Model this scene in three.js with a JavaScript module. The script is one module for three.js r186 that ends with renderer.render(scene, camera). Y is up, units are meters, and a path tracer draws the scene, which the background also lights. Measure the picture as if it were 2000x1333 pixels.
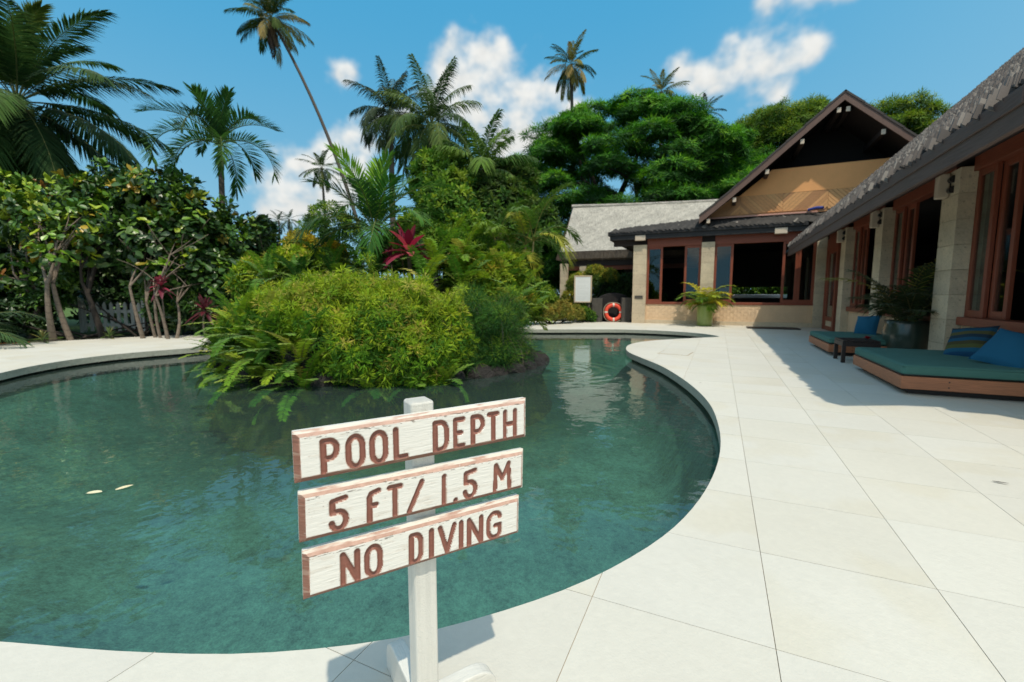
import * as THREE from 'three';
import { mergeGeometries } from 'three/addons/utils/BufferGeometryUtils.js';
import { RoundedBoxGeometry } from 'three/addons/geometries/RoundedBoxGeometry.js';
import { ImprovedNoise } from 'three/addons/math/ImprovedNoise.js';

// ------------------------------------------------------------------ camera, sky, sun, exposure
const scene = new THREE.Scene();
const renderer = new THREE.WebGLRenderer({ antialias: true });
renderer.toneMapping = THREE.LinearToneMapping;
renderer.toneMappingExposure = 1.0;
renderer.shadowMap.enabled = true;
const camera = new THREE.PerspectiveCamera(74.9, 1024 / 682, 0.05, 900);
camera.position.set(0, 1.1, 0);
camera.rotation.order = 'YXZ';
camera.rotation.set(THREE.MathUtils.degToRad(-5.906), THREE.MathUtils.degToRad(24.79), 0);
camera.focus = 1.25;
camera.userData.fStop = 4.5;

const V3 = (x, y, z) => new THREE.Vector3(x, y, z);
const SUN = V3(0.33, 1, 0.36).normalize();
const sun = new THREE.DirectionalLight(new THREE.Color().setRGB(1.0, 0.91, 0.75), 3.25);
sun.position.copy(SUN).multiplyScalar(60).add(V3(-4, 0, -8));
sun.target.position.set(-4, 0, -8);
sun.castShadow = true;
sun.shadow.mapSize.set(4096, 4096);
Object.assign(sun.shadow.camera, { left: -45, right: 45, top: 45, bottom: -45, near: 1, far: 160 });
sun.shadow.radius = 1.6;
scene.add(sun, sun.target);

// ------------------------------------------------------------------ random numbers and noise
function rng(seed) { let a = seed >>> 0; return () => { a = (a + 0x6D2B79F5) | 0; let t = Math.imul(a ^ (a >>> 15), 1 | a); t = (t + Math.imul(t ^ (t >>> 7), 61 | t)) ^ t; return ((t ^ (t >>> 14)) >>> 0) / 4294967296; }; }
const clamp = (x, a = 0, b = 1) => Math.min(b, Math.max(a, x));
const lerp = (a, b, t) => a + (b - a) * t;
const smooth = (a, b, x) => { const t = clamp((x - a) / (b - a)); return t * t * (3 - 2 * t); };
const D2R = Math.PI / 180;
const hash2 = (x, y, s) => { let h = Math.imul(x, 374761393) ^ Math.imul(y, 668265263) ^ Math.imul(s, 1442695041); h = Math.imul(h ^ (h >>> 13), 1274126177); return ((h ^ (h >>> 16)) >>> 0) / 4294967296; };
function vnoise(x, y, per, s) {                                  // tileable value noise, period per
  const xi = Math.floor(x), yi = Math.floor(y), fx = x - xi, fy = y - yi, m = (v) => ((v % per) + per) % per;
  const u = fx * fx * (3 - 2 * fx), v = fy * fy * (3 - 2 * fy);
  return lerp(lerp(hash2(m(xi), m(yi), s), hash2(m(xi + 1), m(yi), s), u), lerp(hash2(m(xi), m(yi + 1), s), hash2(m(xi + 1), m(yi + 1), s), u), v);
}
function fbm(u, v, base, oct, s, gain = 0.5) { let a = 1, sum = 0, w = 0, f = base; for (let o = 0; o < oct; o++) { sum += a * vnoise(u * f, v * f, f, s + o * 17); w += a; a *= gain; f *= 2; } return sum / w; }
const perlin = new ImprovedNoise();
function fbm3(x, y, z, oct) { let a = 1, s = 0, w = 0; for (let o = 0; o < oct; o++) { s += a * perlin.noise(x, y, z); w += a; a *= 0.53; x *= 2.03; y *= 2.03; z *= 2.03; } return s / w; }

// ------------------------------------------------------------------ the sky: air and fair-weather clouds
const SKY_CLOUDS = [
  [-25.4, 22.3, 5.6], [-33.5, 22.5, 2.6], [-27, 27.6, 2.2], [-44.5, 23.4, 1.7], [-17.5, 20.2, 2.6], [-52.5, 9.5, 3.0], [-47.5, 10.5, 3.6], [-29.4, 25.4, 3.4], [-32.0, 26.2, 2.2], [-20.6, 21.6, 3.4], [-31.6, 28.8, 1.5], [-22.5, 18.5, 5.0], [-28.4, 21, 4.0],
  [-48.8, 13.6, 3.4], [-51.2, 11.2, 3.0], [-46.0, 15.4, 2.6], [-43.0, 17.6, 2.2], [-43.8, 13.4, 4.6], [-40.6, 19.6, 1.6], [-37.7, 20.6, 1.5], [-44.0, 24.0, 1.2],
  [2.7, 22.9, 3.4], [-1.3, 23.3, 2.9], [6.0, 22.8, 2.4], [-5.4, 24.2, 2.0], [5.2, 19.9, 1.3], [0.0, 25.6, 1.4], [-3.0, 22.2, 1.6], [7.6, 23.6, 1.4],
  [6.6, 28.6, 2.2], [3.2, 28.8, 1.7], [11.3, 27.0, 1.2], [9.6, 28.6, 1.9],
];
{
  const r = rng(91);                                             // denser unseen clouds, added over the rest of the sky to brighten shade
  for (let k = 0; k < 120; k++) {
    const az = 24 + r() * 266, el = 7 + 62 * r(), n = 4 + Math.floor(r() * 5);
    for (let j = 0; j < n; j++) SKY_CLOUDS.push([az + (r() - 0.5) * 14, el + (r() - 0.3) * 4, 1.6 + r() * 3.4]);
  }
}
function skyTexture(w = 2048, h = 1024) {
  const data = new Float32Array(w * h * 4);
  const blobs = SKY_CLOUDS.map(([az, el, r]) => { const a = az * D2R, e = el * D2R; return [Math.cos(e) * Math.sin(a), Math.sin(e), -Math.cos(e) * Math.cos(a), r * D2R]; });
  const cells = new Map();                                       // blobs by elevation row, to keep this quick
  for (let j = 0; j < h; j++) {
    const el = ((j + 0.5) / h - 0.5) * Math.PI, y = Math.sin(el), c = Math.cos(el), deg = el / D2R;
    const near = blobs.filter((b) => Math.abs(Math.asin(b[1]) - el) < b[3] * 2.2);
    const t = smooth(-2, 34, deg), t2 = smooth(25, 90, deg), hz = Math.exp(-Math.max(deg, 0) / 5);
    const air = [0, 1, 2].map((k) => lerp(lerp([0.285, 0.56, 0.735][k], [0.066, 0.372, 0.655][k], Math.pow(t, 0.8)), [0.04, 0.27, 0.52][k], t2) + hz * [0.12, 0.10, 0.06][k]);
    for (let i = 0; i < w; i++) {
      const az = ((i + 0.5) / w - 0.5) * 2 * Math.PI, x = Math.cos(az) * c, z = Math.sin(az) * c, o = (j * w + i) * 4;
      const sunward = 0.5 + 0.5 * Math.cos(az - Math.atan2(SUN.z, SUN.x)), lift = 0.85 * smooth(0.05, 0.5, sunward); // paler towards the sun
      const sk = [0, 1, 2].map((k) => lerp(air[k], [0.24, 0.53, 0.74][k], lift * 0.8));
      let col = sk, cl = 0;
      if (deg < -3) col = [0.16, 0.2, 0.16];
      else if (near.length) {
        let s = 0, top = 0;
        for (const b of near) { const d2 = (x - b[0]) ** 2 + (y - b[1]) ** 2 + (z - b[2]) ** 2, q = d2 / (b[3] * b[3]); if (q < 4.8) { const e = Math.exp(-q * 1.3); s += e; top += e * (y - b[1]) / b[3]; } }
        if (s > 0.02) {
          const n1 = fbm3(x * 15, y * 21, z * 15, 6), n2 = fbm3(x * 40 + 7, y * 46, z * 40, 4);
          const dens = Math.min(s, 1.2) + n1 * 1.25 + n2 * 0.5 - 0.40;
          cl = smooth(-0.12, 1.2, dens) * smooth(0.02, 0.25, s);
          if (cl > 0) {
            const lit = clamp(0.86 + 0.10 * Math.tanh(top * 0.8) + n2 * 0.16 + 0.05 * smooth(0.3, 0.9, dens), 0.6, 1);
            const white = [0.92 * lit, 0.915 * lit, 0.875 * lit];
            col = [0, 1, 2].map((k) => lerp(sk[k], white[k], cl * 0.96));
          }
        }
      }
      const cs = x * SUN.x + y * SUN.y + z * SUN.z, th = Math.acos(clamp(cs, -1, 1)) / D2R, glow = deg > -3 ? 2.6 * Math.exp(-th / 9) + 0.22 * Math.exp(-th / 26) : 0; // glow round the out-of-view sun, added to fill the shade
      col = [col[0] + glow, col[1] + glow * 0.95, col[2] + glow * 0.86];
      data[o] = col[0]; data[o + 1] = col[1]; data[o + 2] = col[2]; data[o + 3] = 1;
    }
  }
  const t = new THREE.DataTexture(data, w, h, THREE.RGBAFormat, THREE.FloatType);
  t.mapping = THREE.EquirectangularReflectionMapping; t.magFilter = THREE.LinearFilter; t.minFilter = THREE.LinearFilter; t.needsUpdate = true;
  return t;
}
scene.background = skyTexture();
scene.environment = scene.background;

// ------------------------------------------------------------------ textures (grain, stains and relief only)
const toS = (x) => (x <= 0.0031308 ? 12.92 * x : 1.055 * Math.pow(x, 1 / 2.4) - 0.055);
function tex(w, h, fn, srgb = true) {
  const d = new Uint8Array(w * h * 4);
  for (let j = 0; j < h; j++) for (let i = 0; i < w; i++) {
    let c = fn((i + 0.5) / w, (j + 0.5) / h, i, j); if (typeof c === 'number') c = [c, c, c];
    const o = (j * w + i) * 4;
    for (let k = 0; k < 3; k++) d[o + k] = Math.round(255 * clamp(srgb ? toS(clamp(c[k])) : c[k]));
    d[o + 3] = 255;
  }
  const t = new THREE.DataTexture(d, w, h, THREE.RGBAFormat);
  t.wrapS = t.wrapT = THREE.RepeatWrapping; t.magFilter = THREE.LinearFilter; t.minFilter = THREE.LinearFilter; t.colorSpace = srgb ? THREE.SRGBColorSpace : THREE.NoColorSpace; t.needsUpdate = true;
  return t;
}
const rep = (t, x, y = x) => { const c = t.clone(); c.repeat.set(x, y); c.needsUpdate = true; return c; };
const T = {};
T.mottle = tex(512, 512, (u, v) => 0.80 + 0.2 * fbm(u, v, 4, 6, 3) + 0.05 * (fbm(u, v, 64, 2, 9) - 0.5));
T.rough = tex(256, 256, (u, v) => fbm(u, v, 8, 5, 21), false);
T.fine = tex(512, 512, (u, v) => fbm(u, v, 32, 4, 31, 0.65), false);
T.deck = tex(1024, 1024, (u, v) => {
  const a = fbm(u, v, 3, 5, 41), b = fbm(u, v, 90, 2, 43), st = smooth(0.58, 0.75, fbm(u, v, 5, 4, 47));
  const g = 0.92 + 0.09 * (a - 0.5) + 0.05 * (b - 0.5);
  return [g - 0.02 * st, g - 0.035 * st, g - 0.07 * st];
});
T.wood = tex(512, 512, (u, v) => {                               // grain runs along u
  const w = fbm(u, v, 3, 3, 51) * 3, r = 0.5 + 0.5 * Math.sin((v * 26 + w * 2.2) * Math.PI * 2), f = fbm(u * 0.25, v, 64, 2, 53);
  return 0.72 + 0.20 * r * 0.6 + 0.26 * (f - 0.4) + 0.12 * (fbm(u, v, 4, 3, 55) - 0.5);
});
T.woodBump = tex(512, 512, (u, v) => fbm(u * 0.2, v, 80, 3, 53), false);
T.stone = tex(512, 512, (u, v) => { const a = fbm(u, v, 6, 5, 61), p = fbm(u, v, 60, 3, 63), h = smooth(0.72, 0.8, fbm(u, v, 24, 3, 67)); const g = 0.82 + 0.25 * (a - 0.5) + 0.22 * (p - 0.5) - 0.25 * h; return [g, g * 0.985, g * 0.95]; });
T.stoneBump = tex(512, 512, (u, v) => fbm(u, v, 40, 4, 63) - 0.5 * smooth(0.7, 0.8, fbm(u, v, 24, 3, 67)), false);
T.scallop = tex(512, 512, (u, v) => {                            // overlapping fans of fine ridges
  const U = u * 2, row = Math.floor(v * 4); let best = 0;
  for (let k = 0; k < 5; k++) {
    const rr = row - k; if (rr < row - 4) break;
    const off = ((rr % 2) + 2) % 2 ? 0.5 : 0, cx = Math.round(U - off) + off, dx = U - cx, dy = v * 4 - rr - 0; // fan of radius 1.9 rows
    const d = Math.hypot(dx * 1.9, dy * 0.5); if (d < 1.0 && dy > -0.2) { best = d; }
  }
  return 0.5 + 0.5 * Math.sin(best * Math.PI * 2 * 7);
}, false);
T.thatch = tex(512, 512, (u, v) => { const s = fbm(u, v * 0.12, 96, 3, 71, 0.7), b = fbm(u, v, 8, 4, 73), c = fbm(u, v, 40, 2, 75); return 0.52 + 0.6 * s * 0.7 + 0.4 * (b - 0.5) + 0.35 * (c - 0.4); });
T.thatchBump = tex(512, 512, (u, v) => fbm(u, v * 0.2, 96, 3, 71, 0.7), false);
T.pebble = tex(1024, 1024, (u, v) => {
  const a = fbm(u, v, 150, 2, 81), b = fbm(u, v, 6, 4, 83), c = fbm(u, v, 40, 3, 85);
  const g = 0.35 + 0.75 * a * 0.8 + 0.5 * (b - 0.5) + 0.5 * (c - 0.5);
  return [g * 0.93, g, g * 0.97];
});
T.ripple = tex(1024, 1024, (u, v) => { let h = 0; h += fbm(u + 0.03 * fbm(u, v, 4, 2, 95), v, 10, 4, 91, 0.55); h += 0.5 * (1 - Math.abs(2 * fbm(u, v, 20, 3, 93) - 1)); return h / 1.5; }, false);
T.soil = tex(512, 512, (u, v) => { const g = 0.5 + 0.9 * (fbm(u, v, 12, 6, 101, 0.6) - 0.4); return [g, g * 0.95, g * 0.85]; });
T.grass = tex(512, 512, (u, v) => { const g = 0.55 + 0.8 * (fbm(u, v, 40, 4, 111, 0.7) - 0.4), y = fbm(u, v, 5, 3, 113); return [g * (0.75 + 0.5 * y), g, g * 0.7]; });
T.bark = tex(256, 512, (u, v) => 0.6 + 0.5 * (fbm(u, v * 0.3, 24, 4, 121, 0.6) - 0.3) - 0.2 * smooth(0.6, 1, Math.sin(v * 40 + 3 * fbm(u, v, 4, 2, 123))));

// ------------------------------------------------------------------ materials
const rgb = (r, g, b) => new THREE.Color().setRGB(r, g, b);
const std = (r, g, b, o = {}) => new THREE.MeshStandardMaterial({ color: rgb(r, g, b), roughness: 0.85, side: THREE.DoubleSide, ...o });
const phy = (r, g, b, o = {}) => new THREE.MeshPhysicalMaterial({ color: rgb(r, g, b), roughness: 0.85, side: THREE.DoubleSide, ...o });
const M = {};
const deckTones = [[0.657, 0.63, 0.556], [0.666, 0.642, 0.570], [0.646, 0.618, 0.545], [0.66, 0.636, 0.568], [0.65, 0.62, 0.54]];
M.tile = deckTones.map((c) => std(...c, { map: rep(T.deck, 0.42), roughness: 0.72, bumpMap: rep(T.fine, 2.2), bumpScale: 0.0012 }));
M.grout = std(0.46, 0.36, 0.25, { map: rep(T.mottle, 1) });
M.coping = std(0.42, 0.43, 0.38, { map: rep(T.stone, 0.8), bumpMap: rep(T.stoneBump, 0.8), bumpScale: 0.004 });
M.poolWall = std(0.13, 0.2, 0.19, { map: rep(T.pebble, 0.9) });
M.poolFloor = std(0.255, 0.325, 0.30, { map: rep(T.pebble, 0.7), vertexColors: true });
M.water = phy(0.50, 0.77, 0.69, { transmission: 0.955, thickness: 0, ior: 1.45, roughness: 0.012, bumpMap: rep(T.ripple, 0.42), bumpScale: 0.003 });
M.soil = std(0.075, 0.06, 0.045, { map: rep(T.soil, 0.5), bumpMap: rep(T.rough, 1), bumpScale: 0.05, roughness: 1 });
M.ground = std(0.055, 0.065, 0.03, { map: rep(T.soil, 0.3), roughness: 1 });
M.grass = std(0.10, 0.19, 0.03, { map: rep(T.grass, 0.5), roughness: 1 });
M.stone = std(0.76, 0.63, 0.46, { map: rep(T.stone, 1.1), bumpMap: rep(T.stoneBump, 1.1), bumpScale: 0.004 });
M.stoneB = std(0.71, 0.59, 0.435, { map: rep(T.stone, 0.9), bumpMap: rep(T.stoneBump, 0.9), bumpScale: 0.004 });
M.stoneC = std(0.79, 0.665, 0.49, { map: rep(T.stone, 1.3), bumpMap: rep(T.stoneBump, 1.3), bumpScale: 0.004 });
M.redWood = std(0.30, 0.075, 0.036, { map: rep(T.wood, 0.8, 1.6), roughness: 0.5, bumpMap: rep(T.woodBump, 0.8, 1.6), bumpScale: 0.0015 });
M.darkWood = std(0.055, 0.038, 0.035, { map: rep(T.wood, 0.5, 1), roughness: 0.7, bumpMap: rep(T.woodBump, 0.5, 1), bumpScale: 0.003 });
M.fascia = std(0.11, 0.07, 0.06, { map: rep(T.wood, 0.4, 1.3), roughness: 0.65, bumpMap: rep(T.woodBump, 0.4, 1.3), bumpScale: 0.003 });
M.barge = std(0.19, 0.11, 0.085, { map: rep(T.wood, 0.4, 1.3), roughness: 0.6 });
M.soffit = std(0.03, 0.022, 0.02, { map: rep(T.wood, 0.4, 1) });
M.peach = std(0.95, 0.46, 0.18, { map: rep(T.mottle, 0.5), roughness: 0.8 });
M.plankA = std(0.84, 0.42, 0.17, { map: rep(T.wood, 0.8, 2), roughness: 0.6 });
M.plankB = std(0.90, 0.48, 0.20, { map: rep(T.wood, 0.7, 2), roughness: 0.6 });
M.plankC = std(0.64, 0.32, 0.14, { map: rep(T.wood, 0.9, 2), roughness: 0.6 });
M.panel = std(0.93, 0.66, 0.42, { map: rep(T.mottle, 0.8), bumpMap: rep(T.scallop, 2.2, 2.2), bumpScale: 0.010, roughness: 0.8 });
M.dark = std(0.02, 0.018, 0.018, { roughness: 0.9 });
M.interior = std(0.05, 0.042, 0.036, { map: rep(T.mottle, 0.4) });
M.pane = phy(0.75, 0.86, 0.86, { transmission: 1, thickness: 0, roughness: 0.02, ior: 1.52 });
M.thatch = std(0.57, 0.54, 0.475, { map: rep(T.thatch, 0.5, 0.5), bumpMap: rep(T.thatchBump, 0.5, 0.5), bumpScale: 0.06, roughness: 1 });
M.thatchEdge = std(0.30, 0.23, 0.18, { map: rep(T.thatch, 0.6, 0.6), bumpMap: rep(T.thatchBump, 0.6, 0.6), bumpScale: 0.06, roughness: 1 });
M.fasciaBlack = std(0.022, 0.02, 0.022, { map: rep(T.wood, 0.4, 1.3), roughness: 0.6 });
M.skirtShingle = [[0.026, 0.024, 0.024], [0.02, 0.018, 0.018], [0.04, 0.036, 0.034], [0.016, 0.015, 0.015], [0.22, 0.2, 0.18]].map((c) => std(...c, { map: rep(T.wood, 2, 4), roughness: 0.75 }));
M.shingle = [[0.105, 0.09, 0.084], [0.075, 0.064, 0.06], [0.14, 0.123, 0.112], [0.05, 0.043, 0.041], [0.22, 0.2, 0.18]].map((c) => std(...c, { map: rep(T.wood, 2, 4), roughness: 0.75 }));
M.whitePaint = std(0.76, 0.74, 0.68, { map: rep(T.mottle, 2), roughness: 0.55, bumpMap: rep(T.woodBump, 2, 5), bumpScale: 0.0012 });
M.lampShell = std(0.66, 0.54, 0.42, { roughness: 0.5 });
M.black = std(0.015, 0.015, 0.016, { roughness: 0.4 });
M.greenGlaze = phy(0.26, 0.34, 0.07, { map: rep(T.mottle, 1.5), roughness: 0.35, clearcoat: 0.6, clearcoatRoughness: 0.2 });
M.darkGlaze = phy(0.035, 0.06, 0.045, { map: rep(T.mottle, 1.5), roughness: 0.3, clearcoat: 0.8, clearcoatRoughness: 0.15 });
M.bedWood = std(0.55, 0.21, 0.10, { map: rep(T.wood, 0.7, 2), roughness: 0.6, bumpMap: rep(T.woodBump, 0.7, 2), bumpScale: 0.0015 });
M.matt = std(0.075, 0.20, 0.165, { map: rep(T.mottle, 2), bumpMap: rep(T.fine, 14), bumpScale: 0.0012, roughness: 0.95 });
M.blue = std(0.01, 0.115, 0.215, { bumpMap: rep(T.fine, 14), bumpScale: 0.001, roughness: 0.95 });
M.stripe = std(1, 1, 1, { map: tex(16, 128, (u, v) => { const k = Math.floor(v * 9); return [[0.008, 0.07, 0.16], [0.012, 0.11, 0.19], [0.10, 0.105, 0.03], [0.07, 0.06, 0.02], [0.01, 0.08, 0.15], [0.012, 0.035, 0.06], [0.09, 0.085, 0.028], [0.01, 0.07, 0.13], [0.01, 0.03, 0.05]][k % 9]; }), bumpMap: rep(T.fine, 14), bumpScale: 0.001, roughness: 0.95 });
M.darkTimber = std(0.028, 0.016, 0.013, { map: rep(T.wood, 1, 2), roughness: 0.5 });
M.orange = std(0.75, 0.075, 0.035, { roughness: 0.55 });
M.reflective = std(0.62, 0.58, 0.5, { roughness: 0.4 });
M.rope = std(0.5, 0.42, 0.3);
M.lava = std(0.034, 0.03, 0.029, { map: rep(T.stone, 1), bumpMap: rep(T.stoneBump, 1.5), bumpScale: 0.03, roughness: 0.95 });
M.lavaDark = std(0.03, 0.028, 0.03, { map: rep(T.stone, 1), bumpMap: rep(T.stoneBump, 1.5), bumpScale: 0.03, roughness: 0.95 });
M.lavaGrey = std(0.13, 0.12, 0.11, { map: rep(T.stone, 1), bumpMap: rep(T.stoneBump, 1.5), bumpScale: 0.03, roughness: 0.95 });
M.copper = std(0.62, 0.33, 0.26, { roughness: 0.5 });
M.bark = std(0.21, 0.175, 0.14, { map: rep(T.bark, 2, 1), bumpMap: rep(T.bark, 2, 1), bumpScale: 0.01, roughness: 1 });
M.paleBark = std(0.28, 0.22, 0.17, { map: rep(T.bark, 2, 1), bumpMap: rep(T.bark, 2, 1), bumpScale: 0.006, roughness: 1 });
M.darkBark = std(0.06, 0.048, 0.04, { map: rep(T.bark, 2, 1), roughness: 1 });
M.palmBark = std(0.15, 0.125, 0.105, { map: rep(T.bark, 1, 2), bumpMap: rep(T.bark, 1, 2), bumpScale: 0.015, roughness: 1 });
M.frond = phy(1, 1, 1, { vertexColors: true, roughness: 0.92, transmission: 0.36, thickness: 0, specularIntensity: 0.35 });
M.glossLeaf = std(1, 1, 1, { vertexColors: true, roughness: 0.42 });
M.leaf = phy(1, 1, 1, { roughness: 0.92, transmission: 0.40, thickness: 0, specularIntensity: 0.3 });
M.leafGloss = std(1, 1, 1, { roughness: 0.38 });
M.letter = std(0.27, 0.105, 0.075, { map: rep(T.mottle, 8), roughness: 0.6 });

// ------------------------------------------------------------------ building things
const names = new Map();
function numbered(n) { const k = names.get(n) ?? 0; names.set(n, k + 1); return k ? n + '_' + String(k).padStart(3, '0') : n; }
function shade(o) { o.castShadow = o.receiveShadow = true; return o; }
function tag(o, label, category, group) { o.userData.label = label; o.userData.category = category; if (group) o.userData.group = group; return o; }
function thing(name, label, category, p = [0, 0, 0], turn = 0, group) {
  const o = new THREE.Group(); o.name = numbered(name); o.position.set(...p); o.rotation.y = turn; scene.add(o);
  return tag(o, label, category, group);
}
const merge = (g) => (Array.isArray(g) ? (g.length === 1 ? g[0] : mergeGeometries(g.map((x) => (x.index ? x.toNonIndexed() : x)))) : g);
function obj(name, g, m, parent = scene) {                       // a mesh in its parent's own axes
  const o = shade(new THREE.Mesh(merge(g), m)); o.name = parent === scene ? numbered(name) : name; parent.add(o); return o;
}
function part(t, name, g, m, parent = t) {                       // a mesh given in world metres under thing t
  const q = merge(g); q.translate(-t.position.x, -t.position.y, -t.position.z); return obj(name, q, m, parent);
}
function struct(name, g, m, parent = scene) { const o = obj(name, g, m, parent); o.userData.kind = 'structure'; return o; }
function metreUV(g) {                                            // uv in metres on the face's own plane; the long way lies along u
  if (g.index) g = g.toNonIndexed();
  const p = g.attributes.position, uv = new Float32Array(p.count * 2); g.computeBoundingBox();
  const s = g.boundingBox.getSize(V3(0, 0, 0)), tall = s.y > Math.max(s.x, s.z);
  const a = V3(0, 0, 0), b = V3(0, 0, 0), c = V3(0, 0, 0), n = V3(0, 0, 0);
  for (let i = 0; i < p.count; i += 3) {
    a.fromBufferAttribute(p, i); b.fromBufferAttribute(p, i + 1); c.fromBufferAttribute(p, i + 2);
    n.crossVectors(b.clone().sub(a), c.clone().sub(a)); const ax = Math.abs(n.x), ay = Math.abs(n.y), az = Math.abs(n.z);
    [a, b, c].forEach((q, k) => {
      let u, v;
      if (ay >= ax && ay >= az) { u = q.x; v = q.z; if (s.z > s.x) [u, v] = [v, u]; } else if (ax >= az) { u = q.z; v = q.y; if (tall) [u, v] = [v, u]; } else { u = q.x; v = q.y; if (tall) [u, v] = [v, u]; }
      uv[(i + k) * 2] = u; uv[(i + k) * 2 + 1] = v;
    });
  }
  g.setAttribute('uv', new THREE.BufferAttribute(uv, 2)); return g;
}
function bx(x0, x1, y0, y1, z0, z1, bev = 0.006) {
  const w = Math.abs(x1 - x0), h = Math.abs(y1 - y0), d = Math.abs(z1 - z0);
  const g = bev ? new RoundedBoxGeometry(w, h, d, 1, Math.min(bev, w * 0.3, h * 0.3, d * 0.3)) : new THREE.BoxGeometry(w, h, d);
  g.translate((x0 + x1) / 2, (y0 + y1) / 2, (z0 + z1) / 2); return metreUV(g);
}
function poly(pts, faces) {                                      // flat faces over listed points
  const v = []; for (const f of faces) for (let k = 1; k + 1 < f.length; k++) v.push(...pts[f[0]], ...pts[f[k]], ...pts[f[k + 1]]);
  const g = new THREE.BufferGeometry(); g.setAttribute('position', new THREE.Float32BufferAttribute(v, 3)); g.computeVertexNormals(); return metreUV(g);
}
function slab(q, th) {                                           // a quad in space with thickness th below it
  const a = V3(...q[1]).sub(V3(...q[0])), b = V3(...q[3]).sub(V3(...q[0])), n = a.cross(b).normalize(); if (n.y < 0) n.negate();
  const low = q.map((p) => [p[0] - n.x * th, p[1] - n.y * th, p[2] - n.z * th]), P = [...q, ...low];
  return poly(P, [[0, 1, 2, 3], [7, 6, 5, 4], [0, 4, 5, 1], [1, 5, 6, 2], [2, 6, 7, 3], [3, 7, 4, 0]]);
}

// triangles gathered into one geometry: leaf blades, fronds, stems
const UP = V3(0, 1, 0);
class Shape3 {
  constructor() { this.p = []; this.c = []; this.uv = []; }
  tri(a, b, c, k) { this.p.push(a.x, a.y, a.z, b.x, b.y, b.z, c.x, c.y, c.z); for (let i = 0; i < 3; i++) this.c.push(k[0], k[1], k[2]); this.uv.push(0, 0, 1, 0, 0, 1); }
  blade(o, d, up, len, w, { segs = 2, droop = 0, fold = 0.25, col = [1, 1, 1], tip = null, belly = 0.42 } = {}) {
    const s = V3(0, 0, 0).crossVectors(d, up).normalize(), n = V3(0, 0, 0).crossVectors(s, d).normalize(); let pl, pm, pr;
    for (let k = 0; k <= segs; k++) {
      const t = k / segs, hw = k === segs ? 0 : k === 0 ? w * 0.18 : w * 0.5 * Math.pow(Math.sin(Math.PI * Math.pow(t, Math.log(0.5) / Math.log(belly))), 0.75);
      const m = o.clone().addScaledVector(d, len * t).addScaledVector(UP, -droop * len * t * t), l = m.clone().addScaledVector(s, -hw).addScaledVector(n, hw * fold), r = m.clone().addScaledVector(s, hw).addScaledVector(n, hw * fold);
      if (k) { const kc = tip ? [0, 1, 2].map((i) => lerp(col[i], tip[i], t)) : col; if (fold) { this.tri(pl, m, pm, kc); if (k < segs) this.tri(pl, l, m, kc); this.tri(pm, m, pr, kc); if (k < segs) this.tri(pr, m, r, kc); } else { this.tri(pl, l, pr, kc); if (k < segs) this.tri(pr, l, r, kc); } }
      pl = l; pm = m; pr = r;
    }
  }
  tube(pts, rad, sides, col) {
    let prev = null; const f = V3(0.31, 0.2, 0.93).normalize();
    pts.forEach((p, i) => {
      const t = (pts[i + 1] ?? p).clone().sub(pts[i - 1] ?? p).normalize(), a = V3(0, 0, 0).crossVectors(t, Math.abs(t.dot(f)) > 0.95 ? UP : f).normalize(), b = V3(0, 0, 0).crossVectors(t, a), ring = [];
      for (let k = 0; k < sides; k++) { const q = k / sides * Math.PI * 2; ring.push(p.clone().addScaledVector(a, Math.cos(q) * rad[i]).addScaledVector(b, Math.sin(q) * rad[i])); }
      if (prev) for (let k = 0; k < sides; k++) { const j = (k + 1) % sides; this.tri(prev[k], prev[j], ring[k], col); this.tri(prev[j], ring[j], ring[k], col); }
      prev = ring;
    });
  }
  build(colors = true) {
    const g = new THREE.BufferGeometry(); g.setAttribute('position', new THREE.Float32BufferAttribute(this.p, 3));
    if (colors) g.setAttribute('color', new THREE.Float32BufferAttribute(this.c, 3));
    g.setAttribute('uv', new THREE.Float32BufferAttribute(this.uv, 2)); g.computeVertexNormals(); return g;
  }
}
function limb(pts, rad, sides = 8) {                             // a smooth tapered limb with uv along it
  const P = [], N = [], U = [], I = [], f = V3(0.31, 0.2, 0.93).normalize(); let len = 0;
  pts.forEach((p, i) => {
    if (i) len += p.distanceTo(pts[i - 1]);
    const t = (pts[i + 1] ?? p).clone().sub(pts[i - 1] ?? p).normalize(), a = V3(0, 0, 0).crossVectors(t, Math.abs(t.dot(f)) > 0.95 ? UP : f).normalize(), b = V3(0, 0, 0).crossVectors(t, a);
    for (let k = 0; k <= sides; k++) { const q = k / sides * Math.PI * 2, n = a.clone().multiplyScalar(Math.cos(q)).addScaledVector(b, Math.sin(q)), v = p.clone().addScaledVector(n, rad[i]); P.push(v.x, v.y, v.z); N.push(n.x, n.y, n.z); U.push(k / sides, len); }
    if (i) for (let k = 0; k < sides; k++) { const o = (i - 1) * (sides + 1) + k, u = o + sides + 1; I.push(o, o + 1, u, o + 1, u + 1, u); }
  });
  const g = new THREE.BufferGeometry(); g.setAttribute('position', new THREE.Float32BufferAttribute(P, 3)); g.setAttribute('normal', new THREE.Float32BufferAttribute(N, 3)); g.setAttribute('uv', new THREE.Float32BufferAttribute(U, 2)); g.setIndex(I);
  return g.toNonIndexed();
}
function path(a, b, bendv, n = 6) { const r = []; for (let i = 0; i <= n; i++) { const t = i / n; r.push(a.clone().lerp(b, t).addScaledVector(bendv, 4 * t * (1 - t))); } return r; }
const taper = (n, r0, r1) => Array.from({ length: n + 1 }, (_, i) => lerp(r0, r1, i / n));
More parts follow.
